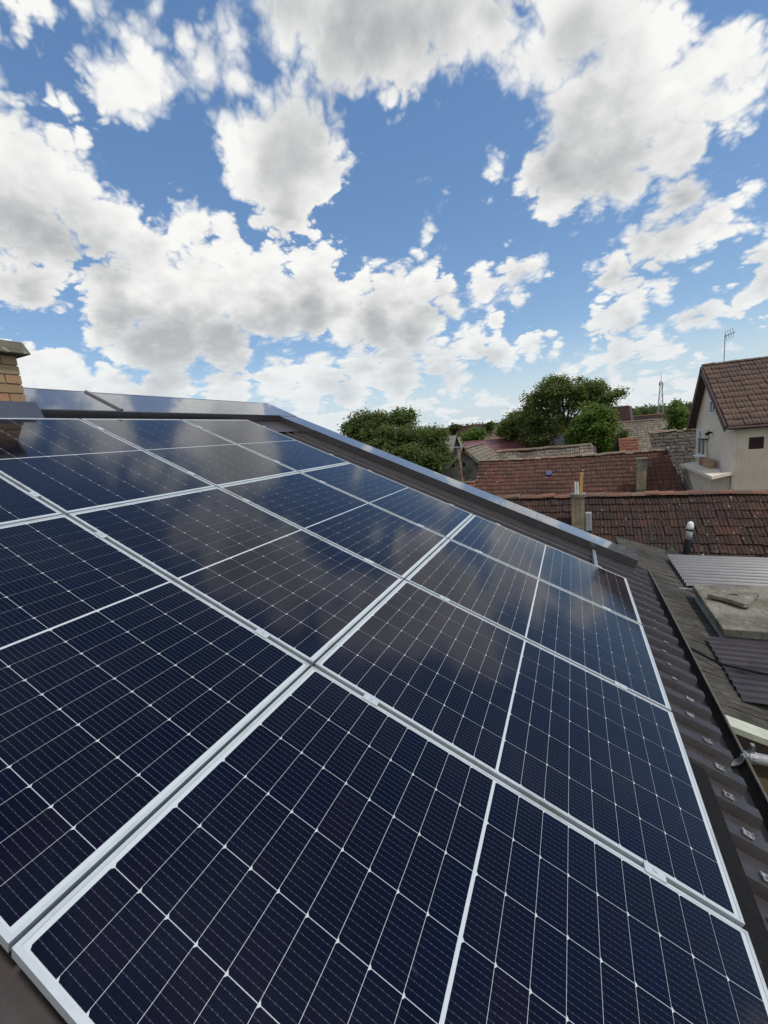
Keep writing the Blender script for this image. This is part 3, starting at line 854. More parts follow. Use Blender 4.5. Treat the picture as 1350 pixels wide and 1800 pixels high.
def tiled_slope(parent, ridge0, length, pitch, run, w_, gauge, mat, name='tile', single=None, skip=None, base='full', seed=0, ex=(1, 0, 0), face=-1, deck=True, sag=None, jit=0.006, rot=0.02):
    """a slope falling from the ridge line that starts at ridge0 and runs along ex; face -1 falls to the right-hand side of ex"""
    ex = np.array(ex, float); hz = np.cross(ex, (0, 0, 1))      # ex = +X -> hz = -Y
    if face > 0: hz = -hz
    ey = hz * math.cos(pitch) - np.array([0, 0, 1]) * math.sin(pitch)
    en = np.cross(ex, ey) if face > 0 else np.cross(ey, ex)
    if en[2] < 0: en = -en
    o = np.array(ridge0, float); rng = np.random.default_rng(seed)
    tb, tf = tile_base(w_, gauge * 1.2) if base == 'full' else simple_tile(w_, gauge * 1.15)
    nx, ny = int(length / w_), int(math.ceil(run / gauge))
    spots, singles = [], []
    for j in range(ny):
        for i in range(nx):
            a, b_ = (i + 0.5) * w_, j * gauge
            if skip and skip(a, b_): continue
            (singles if single and single(a, b_) else spots).append((a, b_))
    plo = np.array(parent.location)
    if spots:
        vv = tiles_joined(tb, tf, o - plo, ex, ey, en, spots, rng, jit=jit, rot=rot, sag=sag)
        q = link('tile_field', big_mesh('tile_field', vv, len(tb), mat, tf), parent); q['kind'] = 'stuff'
    if singles:
        me = bpy.data.meshes.new(name); me.from_pydata([tuple(p) for p in tb], [], tf); me.materials.append(mat)
        for a, b_ in singles:
            q = link(name, me, parent)
            r_ = rng.normal(0, rot); x_ = ex * math.cos(r_) + ey * math.sin(r_); y_ = -ex * math.sin(r_) + ey * math.cos(r_)
            tl = rng.normal(0, 0.012); y2 = y_ + en * tl; p_ = o - plo + ex * (a + rng.normal(0, jit)) + ey * (b_ + rng.normal(0, jit)) + en * (rng.normal(0, jit * 0.6) + (sag(a, b_) if sag else 0))
            m4 = Matrix.Identity(4)
            for k_ in range(3):
                m4[k_][0] = x_[k_]; m4[k_][1] = y2[k_]; m4[k_][2] = en[k_]; m4[k_][3] = p_[k_]
            q.matrix_basis = m4
    if deck:
        d = MB(); q0 = o - plo - en * 0.075; q1 = q0 + ex * length
        d.slab([q0, q1, q1 + ey * run, q0 + ey * run], 0.05); d.build('roof_deck', M['woodbrown'], parent)
    return ex, ey, en, len(singles)


def ridge_row(parent, p0, ex, length, mat, rad=0.11, l_=0.36, name='ridge_tile', seed=0, single=True, wob=0.012, drop=0.0):
    rng = np.random.default_rng(seed); v, f = ridge_base(rad, l_)
    me = bpy.data.meshes.new(name); me.from_pydata(v, [], f); me.materials.append(mat)
    ex = np.array(ex, float); plo = np.array(parent.location); n = int(length / (l_ * 0.9))
    for i in range(n):
        p = np.array(p0) - plo + ex * (i * l_ * 0.9) + np.array([0, 0, rng.normal(0, wob) + drop * math.sin(math.pi * i / n)])
        q = link(name, me, parent, tuple(p), (0, rng.normal(0, min(0.03, wob * 2.2)), math.atan2(ex[1], ex[0]) + rng.normal(0, min(0.02, wob * 2))))


# --- low outbuilding with the dark tiled roof
B1R = np.array([0.6, 9.09, 4.45]); P1 = R(36)
b1o = empty('dark_tiled_house', (6.0, 8.0, 0)); tag(b1o, 'low house with blackened brown tile roof, nearest beyond the metal roof', 'house')
sing = lambda a, b_: 1.75 <= a <= 9.05 and b_ < 0.287 * 6.6
e_, y_, n_, k1 = tiled_slope(b1o, B1R, 12.6, P1, 4.0, 0.176, 0.287, M['tile_dark'], single=sing, seed=11, jit=0.008, rot=0.024, sag=lambda a, b_: 0.012 * math.sin(a * 1.9 + b_) + 0.010 * math.sin(a * 0.7 + 2.1 * b_))
tiled_slope(b1o, B1R, 12.6, P1, 3.2, 0.176, 0.287, M['tile_dark'], base='simple', seed=12, face=1)
ridge_row(b1o, B1R + np.array([0, 0, 0.01]), (1, 0, 0), 12.6, M['ridge_tile'], 0.12, 0.38, seed=4)
wb = MB(); wb.box((0.9, 1.0, 1.15), (12.0, 5.0, 2.3)); wb.build('wall', M['ochre'], b1o)

c2 = brick_chimney('brick_chimney', 'pale yellow brick chimney with plastic pipes on the dark tiled roof', 4.19, 4.52, 7.93, 8.24, 3.30, 4.62, M['brick2'], bl=0.16, bh=0.062, jt=0.012, seed=5)
cp = MB(); cp.box((0, 0, 1.375), (0.40, 0.40, 0.10)); bevel(cp.build('chimney_cap', M['concrete'], c2), 0.01)
px0 = np.array([4.355, 8.085, 3.30])
for dx in (-0.028, 0.030):
    q = MB(); q.tube([(4.325 + dx, 7.98, 4.70), (4.325 + dx - 0.004, 7.98, 5.06)], 0.026, 10)
    o = q.build('white_pipe', M['white']); tag(o, '%s of two white plastic pipes standing on the yellow chimney' % ('left' if dx < 0 else 'right'), 'pipe', 'white pipes on the chimney')
q = MB(); q.hexa([(4.395, 8.05, 4.73), (4.475, 8.05, 4.73), (4.475, 8.10, 4.73), (4.395, 8.10, 4.73), (4.425, 8.05, 5.31), (4.505, 8.05, 5.31), (4.505, 8.10, 5.31), (4.425, 8.10, 5.31)])
tag(q.build('wooden_plank', M['orangewood']), 'short orange wooden plank upright beside white pipes on the yellow chimney', 'plank')
q = MB(); q.box((4.62, 8.03, 3.93), (0.16, 0.20, 0.52)); o = bevel(q.build('grey_flue', M['board']), 0.02)
tag(o, 'small grey rendered flue against the right side of the yellow chimney', 'flue')

# --- red tiled house behind it
B2R = np.array([-0.16, 17.09, 5.145]); P2 = R(36)
b2o = empty('red_tiled_house', (4.0, 15.5, 0)); tag(b2o, 'long house with faded red tile roof behind the dark tiled roof', 'house')
hip = lambda a, b_: a > 8.06 + 0.16 * b_
sagf = lambda a, b_: -0.05 * math.sin(math.pi * min(max(a / 8.6, 0), 1)) + 0.012 * math.sin(a * 2.3 + b_)
tiled_slope(b2o, B2R, 8.75, P2, 3.9, 0.205, 0.262, M['tile_red'], seed=21, skip=hip, deck=False, sag=sagf)
d = MB(); q0 = B2R - np.array(b2o.location); ey2 = np.array([0, -math.cos(P2), -math.sin(P2)]); en2 = np.array([0, -math.sin(P2), math.cos(P2)])
q0 = q0 - en2 * 0.17
d.slab([q0, q0 + np.array([8.15, 0, 0]), q0 + np.array([8.75, 0, 0]) + ey2 * 3.9, q0 + ey2 * 3.9], 0.05); d.build('roof_deck', M['woodbrown'], b2o)
tiled_slope(b2o, B2R, 8.2, P2, 3.4, 0.205, 0.262, M['tile_red'], base='simple', seed=22, face=1)
ridge_row(b2o, B2R + np.array([0, 0, 0.0]), (1, 0, 0), 8.25, M['ridge_moss'], 0.125, 0.33, seed=6, wob=0.014, drop=-0.05)
# mortar fillet down the oblique right edge
vf = MB(); vf.tube([np.array([8.07, 17.05, 5.15]) - np.array(b2o.location), np.array([8.30, 16.0, 4.42]) - np.array(b2o.location), np.array([8.62, 14.4, 3.28]) - np.array(b2o.location)], [0.05, 0.035, 0.04], 6); vf.build('mortar_fillet', M['mortar'], b2o)
rw = MB(); p_ = np.array([3.22, 16.127, 4.452]) - np.array(b2o.location); rw.box(p_ + en2 * 0.05, (0.24, 0.27, 0.05), np.stack([(1, 0, 0), -ey2, en2], 1)); rw.build('roof_window', M['blueglass'], b2o)
wb = MB(); wb.box((0.05, 1.5, 1.2), (8.3, 5.0, 2.4)); wb.build('wall', M['stonewall'], b2o)
eb = MB(); eb.box((4.42, -0.2, 1.2), (0.5, 1.8, 2.4)); eb.build('side_wall', M['plaster'], b2o)
c3 = brick_chimney('brick_chimney', 'tall narrow brick chimney with flat top in the middle of the red roof', 6.62, 6.95, 14.98, 15.30, 3.35, 4.98, M['brick2'], bl=0.16, bh=0.062, jt=0.012, seed=8, single=False)
cp = MB(); cp.box((0, 0, 1.665), (0.40, 0.38, 0.05)); cp.build('chimney_cap', M['concrete'], c3)
cp = MB(); cp.box((0, 0, 1.43), (0.345, 0.335, 0.40)); cp.build('smoke_stained_top', M['concrete'], c3)
cp = MB(); cp.box((0, 0, 0.36), (0.37, 0.36, 0.17)); cp.build('mortar_foot', M['concrete'], c3)
# --- low orange lean-to at the left end of the red roof
lo = empty('orange_lean_to', (-0.5, 13.4, 0)); tag(lo, 'low lean-to with orange tiles at the left end of the red roof', 'lean-to')
tiled_slope(lo, (-1.35, 15.75, 4.20), 1.35, R(30), 2.6, 0.205, 0.262, M['tile_orange'], seed=31)
ridge_row(lo, (-1.35, 15.75, 4.22), (1, 0, 0), 1.45, M['ridge_tile'], 0.11, 0.34, seed=9)
wb = MB(); wb.box((-0.15, 1.2, 1.4), (1.3, 2.0, 2.8)); wb.build('wall', M['ochre'], lo)

# --- mossy roof just behind the red roof
b3 = empty('mossy_roof_house', (2.9, 19.0, 0)); tag(b3, 'mossy grey tile roof showing only its top courses behind the red roof', 'house')
sag3 = lambda a, b_: -0.05 * math.sin(a * 0.9) + 0.02 * math.sin(a * 3.1)
tiled_slope(b3, (0.35, 19.6, 5.42), 4.98, R(36), 3.0, 0.21, 0.26, M['tile_moss'], seed=41, sag=sag3, jit=0.012, rot=0.03)
tiled_slope(b3, (0.35, 19.6, 5.42), 4.98, R(36), 3.0, 0.21, 0.26, M['tile_moss'], base='simple', seed=42, face=1)
ridge_row(b3, (0.35, 19.6, 5.45), (1, 0, 0), 5.0, M['ridge_moss'], 0.12, 0.33, seed=10, wob=0.02)
wb = MB(); wb.box((-0.05, 0.6, 1.7), (4.7, 3.6, 3.4)); wb.build('wall', M['stonewall'], b3)

# --- blackened roof between the red roof and the white house
b5 = empty('blackened_roof_house', (9.6, 21.0, 0)); tag(b5, 'house with blackened lichen-spotted tile roof left of the white house', 'house')
tiled_slope(b5, (7.98, 22.1, 5.74), 4.2, R(37), 5.0, 0.21, 0.27, M['tile_black'], seed=51, jit=0.012, rot=0.03)
ridge_row(b5, (7.98, 22.1, 5.76), (1, 0, 0), 4.3, M['ridge_moss'], 0.12, 0.34, seed=12, wob=0.02)
vg = MB(); vg.slab([np.array([7.98, 22.1, 5.76]) - np.array(b5.location), np.array([7.945, 22.1, 5.76]) - np.array(b5.location), np.array([7.945, 18.2, 2.82]) - np.array(b5.location), np.array([7.98, 18.2, 2.82]) - np.array(b5.location)][::-1], 0.06); vg.build('verge_board', M['concrete'], b5)
wb = MB(); wb.box((0.5, 1.0, 1.3), (4.0, 4.0, 2.6)); wb.build('wall', M['stonewall'], b5)
gbm = MB(); gbm.hexa([(-1.55, -2.6, 2.6), (-1.45, -2.6, 2.6), (-1.45, 1.1, 2.6), (-1.55, 1.1, 2.6), (-1.55, 1.0, 5.5), (-1.45, 1.0, 5.5), (-1.45, 1.1, 5.55), (-1.55, 1.1, 5.55)]); gbm.build('gable_wall', M['stonewall'], b5)

# ------------------------------------------------------------------ white house on the right
wh = empty('plastered_house', (11.0, 14.5, 0)); tag(wh, 'beige plastered two-storey house with steep brown tile roof', 'house')
wo = np.array(wh.location); PK = np.array([8.8, 15.68, 8.365]); NE = np.array([8.8, 12.39, 6.13]); FE = np.array([8.8, 17.62, 6.03])
pitchN = math.atan2(PK[2] - NE[2], PK[1] - NE[1]); runN = math.hypot(PK[2] - NE[2], PK[1] - NE[1])
pitchF = math.atan2(PK[2] - FE[2], FE[1] - PK[1]); runF = math.hypot(PK[2] - FE[2], FE[1] - PK[1])
tiled_slope(wh, PK + np.array([0.03, 0, 0.03]), 7.0, pitchN, runN, 0.215, runN / 12, M['tile_house'], seed=61)
tiled_slope(wh, PK + np.array([0.03, 0, 0.03]), 7.0, pitchF, runF, 0.215, runF / 9, M['tile_house'], base='simple', seed=62, face=1)
ridge_row(wh, PK + np.array([0.02, 0, 0.012]), (1, 0, 0), 7.0, M['tile_house'], 0.10, 0.38, seed=13, wob=0.004)
GX = 9.06                                                    # plane of the gable wall
body = MB()
zb = 0.0; y0, y1 = 12.60, 17.30; zn = NE[2] + 0.03 - 0.06; zf = FE[2] + 0.10
def ztop(y): return (PK[2] - (PK[1] - y) * math.tan(pitchN) if y < PK[1] else PK[2] - (y - PK[1]) * math.tan(pitchF)) - 0.12
pro = [(y0, 0), (y1, 0), (y1, ztop(y1)), (PK[1], ztop(PK[1])), (y0, ztop(y0))]
body.extrude(pro, np.array([GX, 0, 0]) - wo, (0, 1, 0), (0, 0, 1), (6.6, 0, 0)); body.build('wall', M['plaster'], wh)
for nm, Q in (('near', NE), ('far', FE)):                    # barge boards and soffit of the overhang
    dv = (Q - PK); L_ = np.linalg.norm(dv); dv = dv / L_; nn = np.cross((1, 0, 0), dv); nn = nn if nn[2] > 0 else -nn
    bb = MB(); a = PK - wo - nn * 0.20 + np.array([-0.03, 0, 0]); b_ = Q - wo - nn * 0.20 + np.array([-0.03, 0, 0])
    bb.hexa([a, a + (0.035, 0, 0), b_ + (0.035, 0, 0), b_, a + nn * 0.22, a + nn * 0.22 + (0.035, 0, 0), b_ + nn * 0.22 + (0.035, 0, 0), b_ + nn * 0.22]); bb.build('barge_board', M['woodbrown'], wh)
    so = MB(); a = PK - wo - nn * 0.09; b_ = Q - wo - nn * 0.09
    so.hexa([a, a + (0.31, 0, 0), b_ + (0.31, 0, 0), b_, a + nn * 0.02, a + nn * 0.02 + (0.31, 0, 0), b_ + nn * 0.02 + (0.31, 0, 0), b_ + nn * 0.02]); so.build('soffit', M['woodbrown'], wh)
eg = MB(); eg.tube([NE - wo + np.array([0.0, -0.07, -0.06]), NE - wo + np.array([7.0, -0.07, -0.06])], 0.05, 8); eg.build('eave_gutter', M['woodbrown'], wh)
es = MB(); es.box(np.array([GX + 3.2, (NE[1] + y0) / 2 + 0.06, NE[2] - 0.10]) - wo, (6.6, 0.34, 0.03)); es.build('eave_soffit', M['woodbrown'], wh)


def on_gable(px, py):
    d = ray(px, py); return CAMP + d * ((GX - CAMP[0]) / d[0])


def on_long(px, py):
    d = ray(px, py); return CAMP + d * ((y0 - CAMP[1]) / d[1])


def gable_window(ya, yb, za, zb_, mull=True, sill=True):
    f_ = MB(); x = GX - 0.012
    t_ = 0.06
    for (a, b_, c_, d_) in ((ya, yb, za, za + t_), (ya, yb, zb_ - t_, zb_), (ya, ya + t_, za + t_, zb_ - t_), (yb - t_, yb, za + t_, zb_ - t_)):
        f_.box(np.array([x, (a + b_) / 2, (c_ + d_) / 2]) - wo, (0.06, abs(b_ - a), abs(d_ - c_)))
    if mull: f_.box(np.array([x, (ya + yb) / 2, (za + zb_) / 2]) - wo, (0.05, 0.07, zb_ - za - 2 * t_))
    wf = f_.build('window', M['white'], wh)
    p = MB(); p.box(np.array([GX + 0.0, (ya + yb) / 2, (za + zb_) / 2]) - wo, (0.03, yb - ya - 2 * t_, zb_ - za - 2 * t_)); p.build('pane', M['glass'], wf)
    if sill:
        s_ = MB(); s_.box(np.array([GX - 0.07, (ya + yb) / 2, za - 0.03]) - wo, (0.20, yb - ya + 0.12, 0.05)); s_.build('sill', M['white'], wf)


a, b_ = on_gable(1228, 769), on_gable(1241, 800); gable_window(b_[1], a[1], on_gable(1235, 801)[2], on_gable(1235, 769)[2])
a, b_ = on_gable(1249.5, 700), on_gable(1258.5, 727); gable_window(b_[1], a[1], on_gable(1254, 727)[2], on_gable(1254, 703)[2], sill=False)
a, b_ = on_long(1317, 769), on_long(1342, 788); lv = MB()
lv.box(np.array([(a[0] + b_[0]) / 2, y0 + 0.0, (a[2] + b_[2]) / 2]) - wo, (b_[0] - a[0], 0.02, a[2] - b_[2]))
lvo = lv.build('louvre', M['shutter'], wh)
sl = MB(); sl.box((0, 0, 0), (b_[0] - a[0] - 0.02, 0.03, 0.035)); slm = sl.mesh('slat', M['shutter'])
nsl = 6
for i in range(nsl):
    link('slat', slm, lvo, tuple(np.array([(a[0] + b_[0]) / 2, y0 - 0.016, b_[2] + (a[2] - b_[2]) * (i + 0.5) / nsl]) - wo), (0.5, 0, 0))
# flat concrete canopy below the window, on a small plastered base
zl = 4.62; can = MB(); can.hexa([np.array(p) - wo for p in ((8.28, 11.6, zl - 0.1), (9.10, 12.61, zl - 0.1), (9.10, 17.0, zl - 0.1), (8.28, 16.2, zl - 0.1), (8.28, 11.6, zl), (9.10, 12.61, zl), (9.10, 17.0, zl), (8.28, 16.2, zl))])
can.build('canopy_slab', M['plaster'], wh)
cb = MB(); cb.box(np.array([8.78, 14.65, 2.2]) - wo, (0.54, 3.9, 4.6)); cb.build('canopy_wall', M['plaster'], wh)
# air conditioner hung on the gable
a = on_gable(1234, 755); b_ = on_gable(1249, 771)
ac = empty('air_conditioner', (GX - 0.15, (a[1] + b_[1]) / 2, b_[2])); tag(ac, 'white air conditioner box hung above the window on the gable', 'air conditioner')
hy = abs(a[1] - b_[1]) * 0.72; hz_ = a[2] - b_[2] + 0.02
q = MB(); q.box((0.03, 0, hz_ / 2), (0.20, hy, hz_)); bevel(q.build('casing', M['ac'], ac), 0.02)
q = MB(); q.tube([(-0.069, -hy * 0.15, hz_ / 2), (-0.082, -hy * 0.15, hz_ / 2)], hz_ * 0.40, 16); q.build('fan_grille', M['greypvc'], ac)
q = MB(); q.box((0.10, -hy * 0.3, -0.03), (0.3, 0.03, 0.04)); q.box((0.10, hy * 0.3, -0.03), (0.3, 0.03, 0.04)); q.build('bracket', M['black'], ac)
a = on_gable(1252, 760); q = MB(); q.tube([(GX + 0.02, a[1], a[2]), (GX - 0.12, a[1] - 0.1, a[2])], 0.03, 8); q.tube([(GX - 0.12, a[1] - 0.1, a[2]), (GX - 0.22, a[1] - 0.16, a[2] - 0.06)], 0.055, 8)
tag(q.build('wall_lamp', M['black']), 'small black lamp beside the air conditioner on the gable', 'lamp')
# boxes standing on the canopy
for (px0_, px1_, pb, pt, dep_, m_, lab) in ((1227.5, 1236, 829, 810, 0.0, 'redcard', 'small reddish brown box on the canopy under the window'), (1234, 1245, 832, 807, -0.05, 'card', 'tan cardboard box on the canopy, against the gable wall')):
    Xp = 8.78 + dep_; d = ray(px0_, pb); a = CAMP + d * ((Xp - CAMP[0]) / d[0]); d = ray(px1_, pb); b_ = CAMP + d * ((Xp - CAMP[0]) / d[0]); d = ray((px0_ + px1_) / 2, pt); c_ = CAMP + d * ((Xp - CAMP[0]) / d[0])
    h_ = max(0.3, c_[2] - zl)
    q = MB(); q.box((Xp + 0.09, (a[1] + b_[1]) / 2, zl + 0.001 + h_ / 2), (0.16, abs(a[1] - b_[1]), h_)); bevel(tag(q.build('box', M[m_]), lab, 'box'), 0.01)
a = on_gable(1243, 775); b_ = on_gable(1251, 828)
q = MB(); q.tube([(GX - 0.02, a[1], a[2] + 0.1), (GX - 0.02, a[1] - 0.25, a[2] - 0.6), (GX - 0.03, b_[1], zl + 0.06), (GX - 0.15, 13.2, zl + 0.02), (GX - 0.3, 12.4, zl + 0.02)], 0.016, 6)
tag(q.build('drain_hose', M['greypvc']), 'thin grey hose running down from the air conditioner onto the canopy', 'hose')
# aerial on the ridge
b_ = at(1272.5, 636, 15.68 - CAMP[1]); t_ = at(1273.2, 588, 15.68 - CAMP[1])
an = empty('tv_aerial', (b_[0], b_[1], b_[2] - 0.2)); tag(an, 'television aerial on a thin mast above the house ridge', 'aerial')
H_ = t_[2] - b_[2] + 0.2
q = MB(); q.tube([(0, 0, 0), (0.0, 0, H_)], 0.016, 8); q.build('mast', M['rail'], an)
q = MB(); q.tube([(-0.02, 0, H_ - 0.08), (0.26, -0.15, H_ + 0.02)], 0.014, 6); q.build('boom', M['rail'], an)
for i in range(4):
    c_ = np.array([0.03 + 0.06 * i, -0.035 * i, H_ - 0.06 + 0.025 * i]); q = MB(); l_ = 0.20 - 0.02 * i
    q.tube([c_ + (-l_ * 0.3, -l_ * 0.5, 0.16), c_ + (l_ * 0.3, l_ * 0.5, -0.16)], 0.007, 5); q.build('element', M['rail'], an)

# ------------------------------------------------------------------ buildings further off
def gable_house(name, label, p0, p1, pitch, run, mat, base='simple', wall='stonewall', tw=0.25, gauge=0.3, seed=0, ridge=True, both=True, metal=False, top=0.0):
    """house whose ridge runs from p0 to p1; roof falls on both sides"""
    p0, p1 = np.array(p0, float), np.array(p1, float); ex = p1 - p0; L_ = np.linalg.norm(ex[:2]); ex = np.array([ex[0] / L_, ex[1] / L_, 0])
    c_ = (p0 + p1) / 2; t = empty(name, (c_[0], c_[1], 0)); tag(t, label, 'house')
    hz = np.cross(ex, (0, 0, 1)); lo_ = np.array(t.location)
    if metal:
        for s_, nm in ((1, 'roof_sheet'), (-1, 'rear_roof_sheet')):
            ey = s_ * hz * math.cos(pitch) - np.array([0, 0, 1]) * math.sin(pitch)
            mb = MB(); a = p0 - lo_; n_ = max(2, int(L_ / 0.35)); en = np.cross(ex, ey); en = en if en[2] > 0 else -en
            mb.slab([a, a + ex * L_, a + ex * L_ + ey * run, a + ey * run], 0.04)
            for i in range(n_):
                o_ = a + ex * (L_ * (i + 0.5) / n_) + ey * run / 2 + en * 0.012
                mb.box(o_, (0.05, run * 0.995, 0.03), np.stack([ex, ey, en], 1))
            mb.build(nm, M[mat], t)
        rc_ = MB(); rc_.tube([p0 - lo_ + (0, 0, 0.02), p0 - lo_ + ex * L_ + (0, 0, 0.02)], 0.09, 6); rc_.build('ridge_cap', M[mat], t)
    else:
        tiled_slope(t, p0, L_, pitch, run, tw, gauge, M[mat], base=base, seed=seed, ex=ex)
        if both: tiled_slope(t, p0, L_, pitch, run, tw, gauge, M[mat], base='simple', seed=seed + 1, ex=ex, face=1)
        if ridge:
            rad = 0.12; v_, f_ = ridge_base(rad, 0.4); allv = []
            n_ = int(L_ / 0.36); rng = np.random.default_rng(seed)
            va = np.array(v_)
            for i in range(n_):
                q = va[:, 0:1] * ex + va[:, 1:2] * (-hz) + va[:, 2:3] * np.array([0, 0, 1.0]) + (p0 - lo_) + ex * i * 0.36 + np.array([0, 0, rng.normal(0, 0.015)])
                allv.append(q)
            o = link('ridge_tiles', big_mesh('ridge_tiles', np.concatenate(allv), len(v_), M['ridge_moss' if 'moss' in mat or 'black' in mat else 'ridge_tile'], f_), t); o['kind'] = 'stuff'
    hw_ = run * math.cos(pitch) * 0.92; ze = p0[2] - hw_ * math.tan(pitch) - 0.12
    wb = MB(); A = p0 - lo_ + ex * 0.25
    wb.extrude([(-hw_, 0), (hw_, 0), (hw_, ze), (0, p0[2] - 0.12), (-hw_, ze)], np.array([A[0], A[1], 0]), -hz, (0, 0, 1), ex * (L_ - 0.5)); wb.build('wall', M[wall], t)
    return t


# old house with the gable towards us
oh = gable_house('old_gabled_house', 'old house with stained plaster gable and grey slate roof beside the tall trees', (-2.05, 21.9, 5.66), (-2.35, 30.5, 5.72), R(43), 2.5, 'tile_moss', tw=0.25, gauge=0.28, seed=71)
ow = np.array(oh.location)
for px_, py_ in ((797, 817.5), (815.5, 816.5)):
    d = ray(px_, py_); p = CAMP + d * ((22.13 - CAMP[1]) / d[1]); q = MB(); q.box(p - ow, (0.14, 0.06, 0.26)); q.build('vent_hole', M['darkvoid'], oh)
for s_ in (-1, 1):
    q = MB(); a = np.array([-2.05, 21.86, 5.70]) - ow; b_ = a + np.array([s_ * 1.83, 0, -1.71]); nn = np.array([s_ * 0.68, 0, 0.73]); q.hexa([a - nn * 0.16, a - nn * 0.16 + (0, 0.1, 0), b_ - nn * 0.16 + (0, 0.1, 0), b_ - nn * 0.16, a + nn * 0.02, a + nn * 0.02 + (0, 0.1, 0), b_ + nn * 0.02 + (0, 0.1, 0), b_ + nn * 0.02]); q.build('verge_board', M['concrete'], oh)
gable_house('red_metal_house', 'long shed with plain dull red metal roof behind the old gable', (-5.6, 37.1, 5.69), (6.0, 37.1, 5.80), R(20), 3.9, 'redmetal', metal=True)
gable_house('grey_roof_house', 'grey roofed house with a black gable end at the left far edge', (-16.5, 55.1, 6.30), (-10.75, 55.1, 6.36), R(38), 3.6, 'greyroof', metal=True, wall='darkvoid')
gable_house('big_mossy_barn', 'wide barn with grey mossy tile roof right of the tall tree', (6.6, 41.1, 6.26), (14.8, 41.1, 6.50), R(38), 5.0, 'tile_moss', tw=0.27, gauge=0.33, seed=81)
gable_house('brown_gable_house', 'brown tiled house peak just right of the tall tree crown', (7.2, 55.1, 8.06), (10.75, 55.1, 8.03), R(42), 4.0, 'tile_dark', tw=0.3, gauge=0.35, seed=91)
gable_house('long_brown_house', 'long reddish brown roof far behind the mossy barn', (11.0, 66.0, 6.75), (24.5, 66.0, 7.55), R(30), 4.5, 'tile_dark', tw=0.3, gauge=0.35, seed=95)
gable_house('small_red_shed', 'little red tiled shed roof left of the blackened roof', (6.75, 24.6, 5.50), (7.75, 24.6, 5.52), R(37), 3.4, 'tile_orange', base='full', tw=0.2, gauge=0.26, seed=97, ridge=False)
gable_house('pink_house', 'tiny pink walled house left of the big tree far away', (-9.5, 84, 7.6), (-9.3, 92, 7.6), R(36), 3.4, 'tile_orange', tw=0.3, gauge=0.35, seed=98, wall='pinkwall')
gable_house('far_brown_house', 'small brown roofed house on the skyline between far trees', (-24.0, 110, 8.3), (-13.0, 110, 8.5), R(34), 4.5, 'tile_dark', tw=0.3, gauge=0.35, seed=99, wall='plaster')
gable_house('far_white_house', 'small pale house with brown roof on the skyline', (-14.5, 128, 9.4), (-14.2, 140, 9.4), R(38), 3.6, 'tile_house', tw=0.3, gauge=0.35, seed=100, wall='houseside')

# tall cream and rust pipe with a flat top in front of the old gable
pp = empty('flue_pipe', (0.33, 11.1, 3.4)); tag(pp, 'tall rusty cream flue pipe with flat tee top before the old gable', 'flue pipe')
q = MB(); q.tube([(0.03, 0, 0), (0.0, 0, 1.6), (-0.06, 0, 2.72)], [0.062, 0.062, 0.05], 10); q.build('pipe', M['rust'], pp)
q = MB(); q.box((-0.06, 0, 2.76), (0.30, 0.16, 0.035)); q.build('top_plate', M['board'], pp)

# lattice mast on the skyline
tw_b = at(1161, 724, 160); tw_t = at(1161, 655, 160); tw = empty('lattice_mast', (tw_b[0], tw_b[1], 0)); tag(tw, 'thin steel lattice mast standing on the skyline', 'mast')
HT = tw_t[2]; wd0, wd1 = 1.15, 0.22
def wdt(z): return wd0 + (wd1 - wd0) * min(1, z / (HT * 0.86))
q = MB()
for sx in (-1, 1):
    for sy in (-1, 1):
        q.tube([(sx * wd0, sy * wd0, 0), (sx * wd1, sy * wd1, HT * 0.86)], 0.07, 5)
q.build('leg', M['lattice'], tw)
q = MB(); nz = 9
for i in range(nz):
    za, zb_ = HT * 0.86 * i / nz, HT * 0.86 * (i + 1) / nz; a, b_ = wdt(za), wdt(zb_)
    for s_ in (-1, 1):
        q.tube([(-a, s_ * a, za), (b_, s_ * b_, zb_)], 0.035, 4); q.tube([(s_ * a, -a, za), (s_ * b_, b_, zb_)], 0.035, 4); q.tube([(-b_, s_ * b_, zb_), (b_, s_ * b_, zb_)], 0.05, 4)
q.build('bracing', M['lattice'], tw)
q = MB(); q.tube([(0, 0, HT * 0.85), (0, 0, HT)], [0.09, 0.04], 5); q.build('spike', M['lattice'], tw)
q = MB(); q.box((0.35, -0.3, HT * 0.80), (0.3, 0.3, 1.3)); q.box((-0.35, 0.3, HT * 0.83), (0.3, 0.3, 1.1)); q.build('panel_antenna', M['board'], tw)

# ------------------------------------------------------------------ neighbour's lean-to roofs beside the gutter
nr = empty('lean_to_shed', (6.2, 1.2, 0)); tag(nr, 'low shed with weathered grey strip roof beside the gutter', 'shed')
nlo = np.array(nr.location)
old = MB(); NXR = 46; X0, X1, Y0, Y1 = 4.99, 5.97, -1.14, 4.30
zz = lambda x_: 4.42 - (x_ - 4.99) * 0.30
rng = np.random.default_rng(5)
ny_ = 64; gau = (Y1 - Y0) / ny_
for i in range(ny_):                                          # overlapping strips, each a little proud of the last
    ya, yb = Y0 + i * gau, Y0 + (i + 1) * gau + 0.01; o0 = rng.normal(0, 0.0025)
    old.hexa([np.array(p) - nlo for p in ((X0, ya, zz(X0) - 0.03), (X1, ya, zz(X1) - 0.03), (X1, yb, zz(X1) - 0.03), (X0, yb, zz(X0) - 0.03),
             (X0, ya, zz(X0) + 0.003 + o0), (X1, ya, zz(X1) + 0.003 + o0), (X1, yb, zz(X1) + o0), (X0, yb, zz(X0) + o0))])
old.build('strip_roof', M['oldroof'], nr)
wb = MB(); wb.box(np.array([5.95, 1.25, 1.9]) - nlo, (1.6, 4.7, 3.8)); wb.build('wall', M['ochre'], nr)
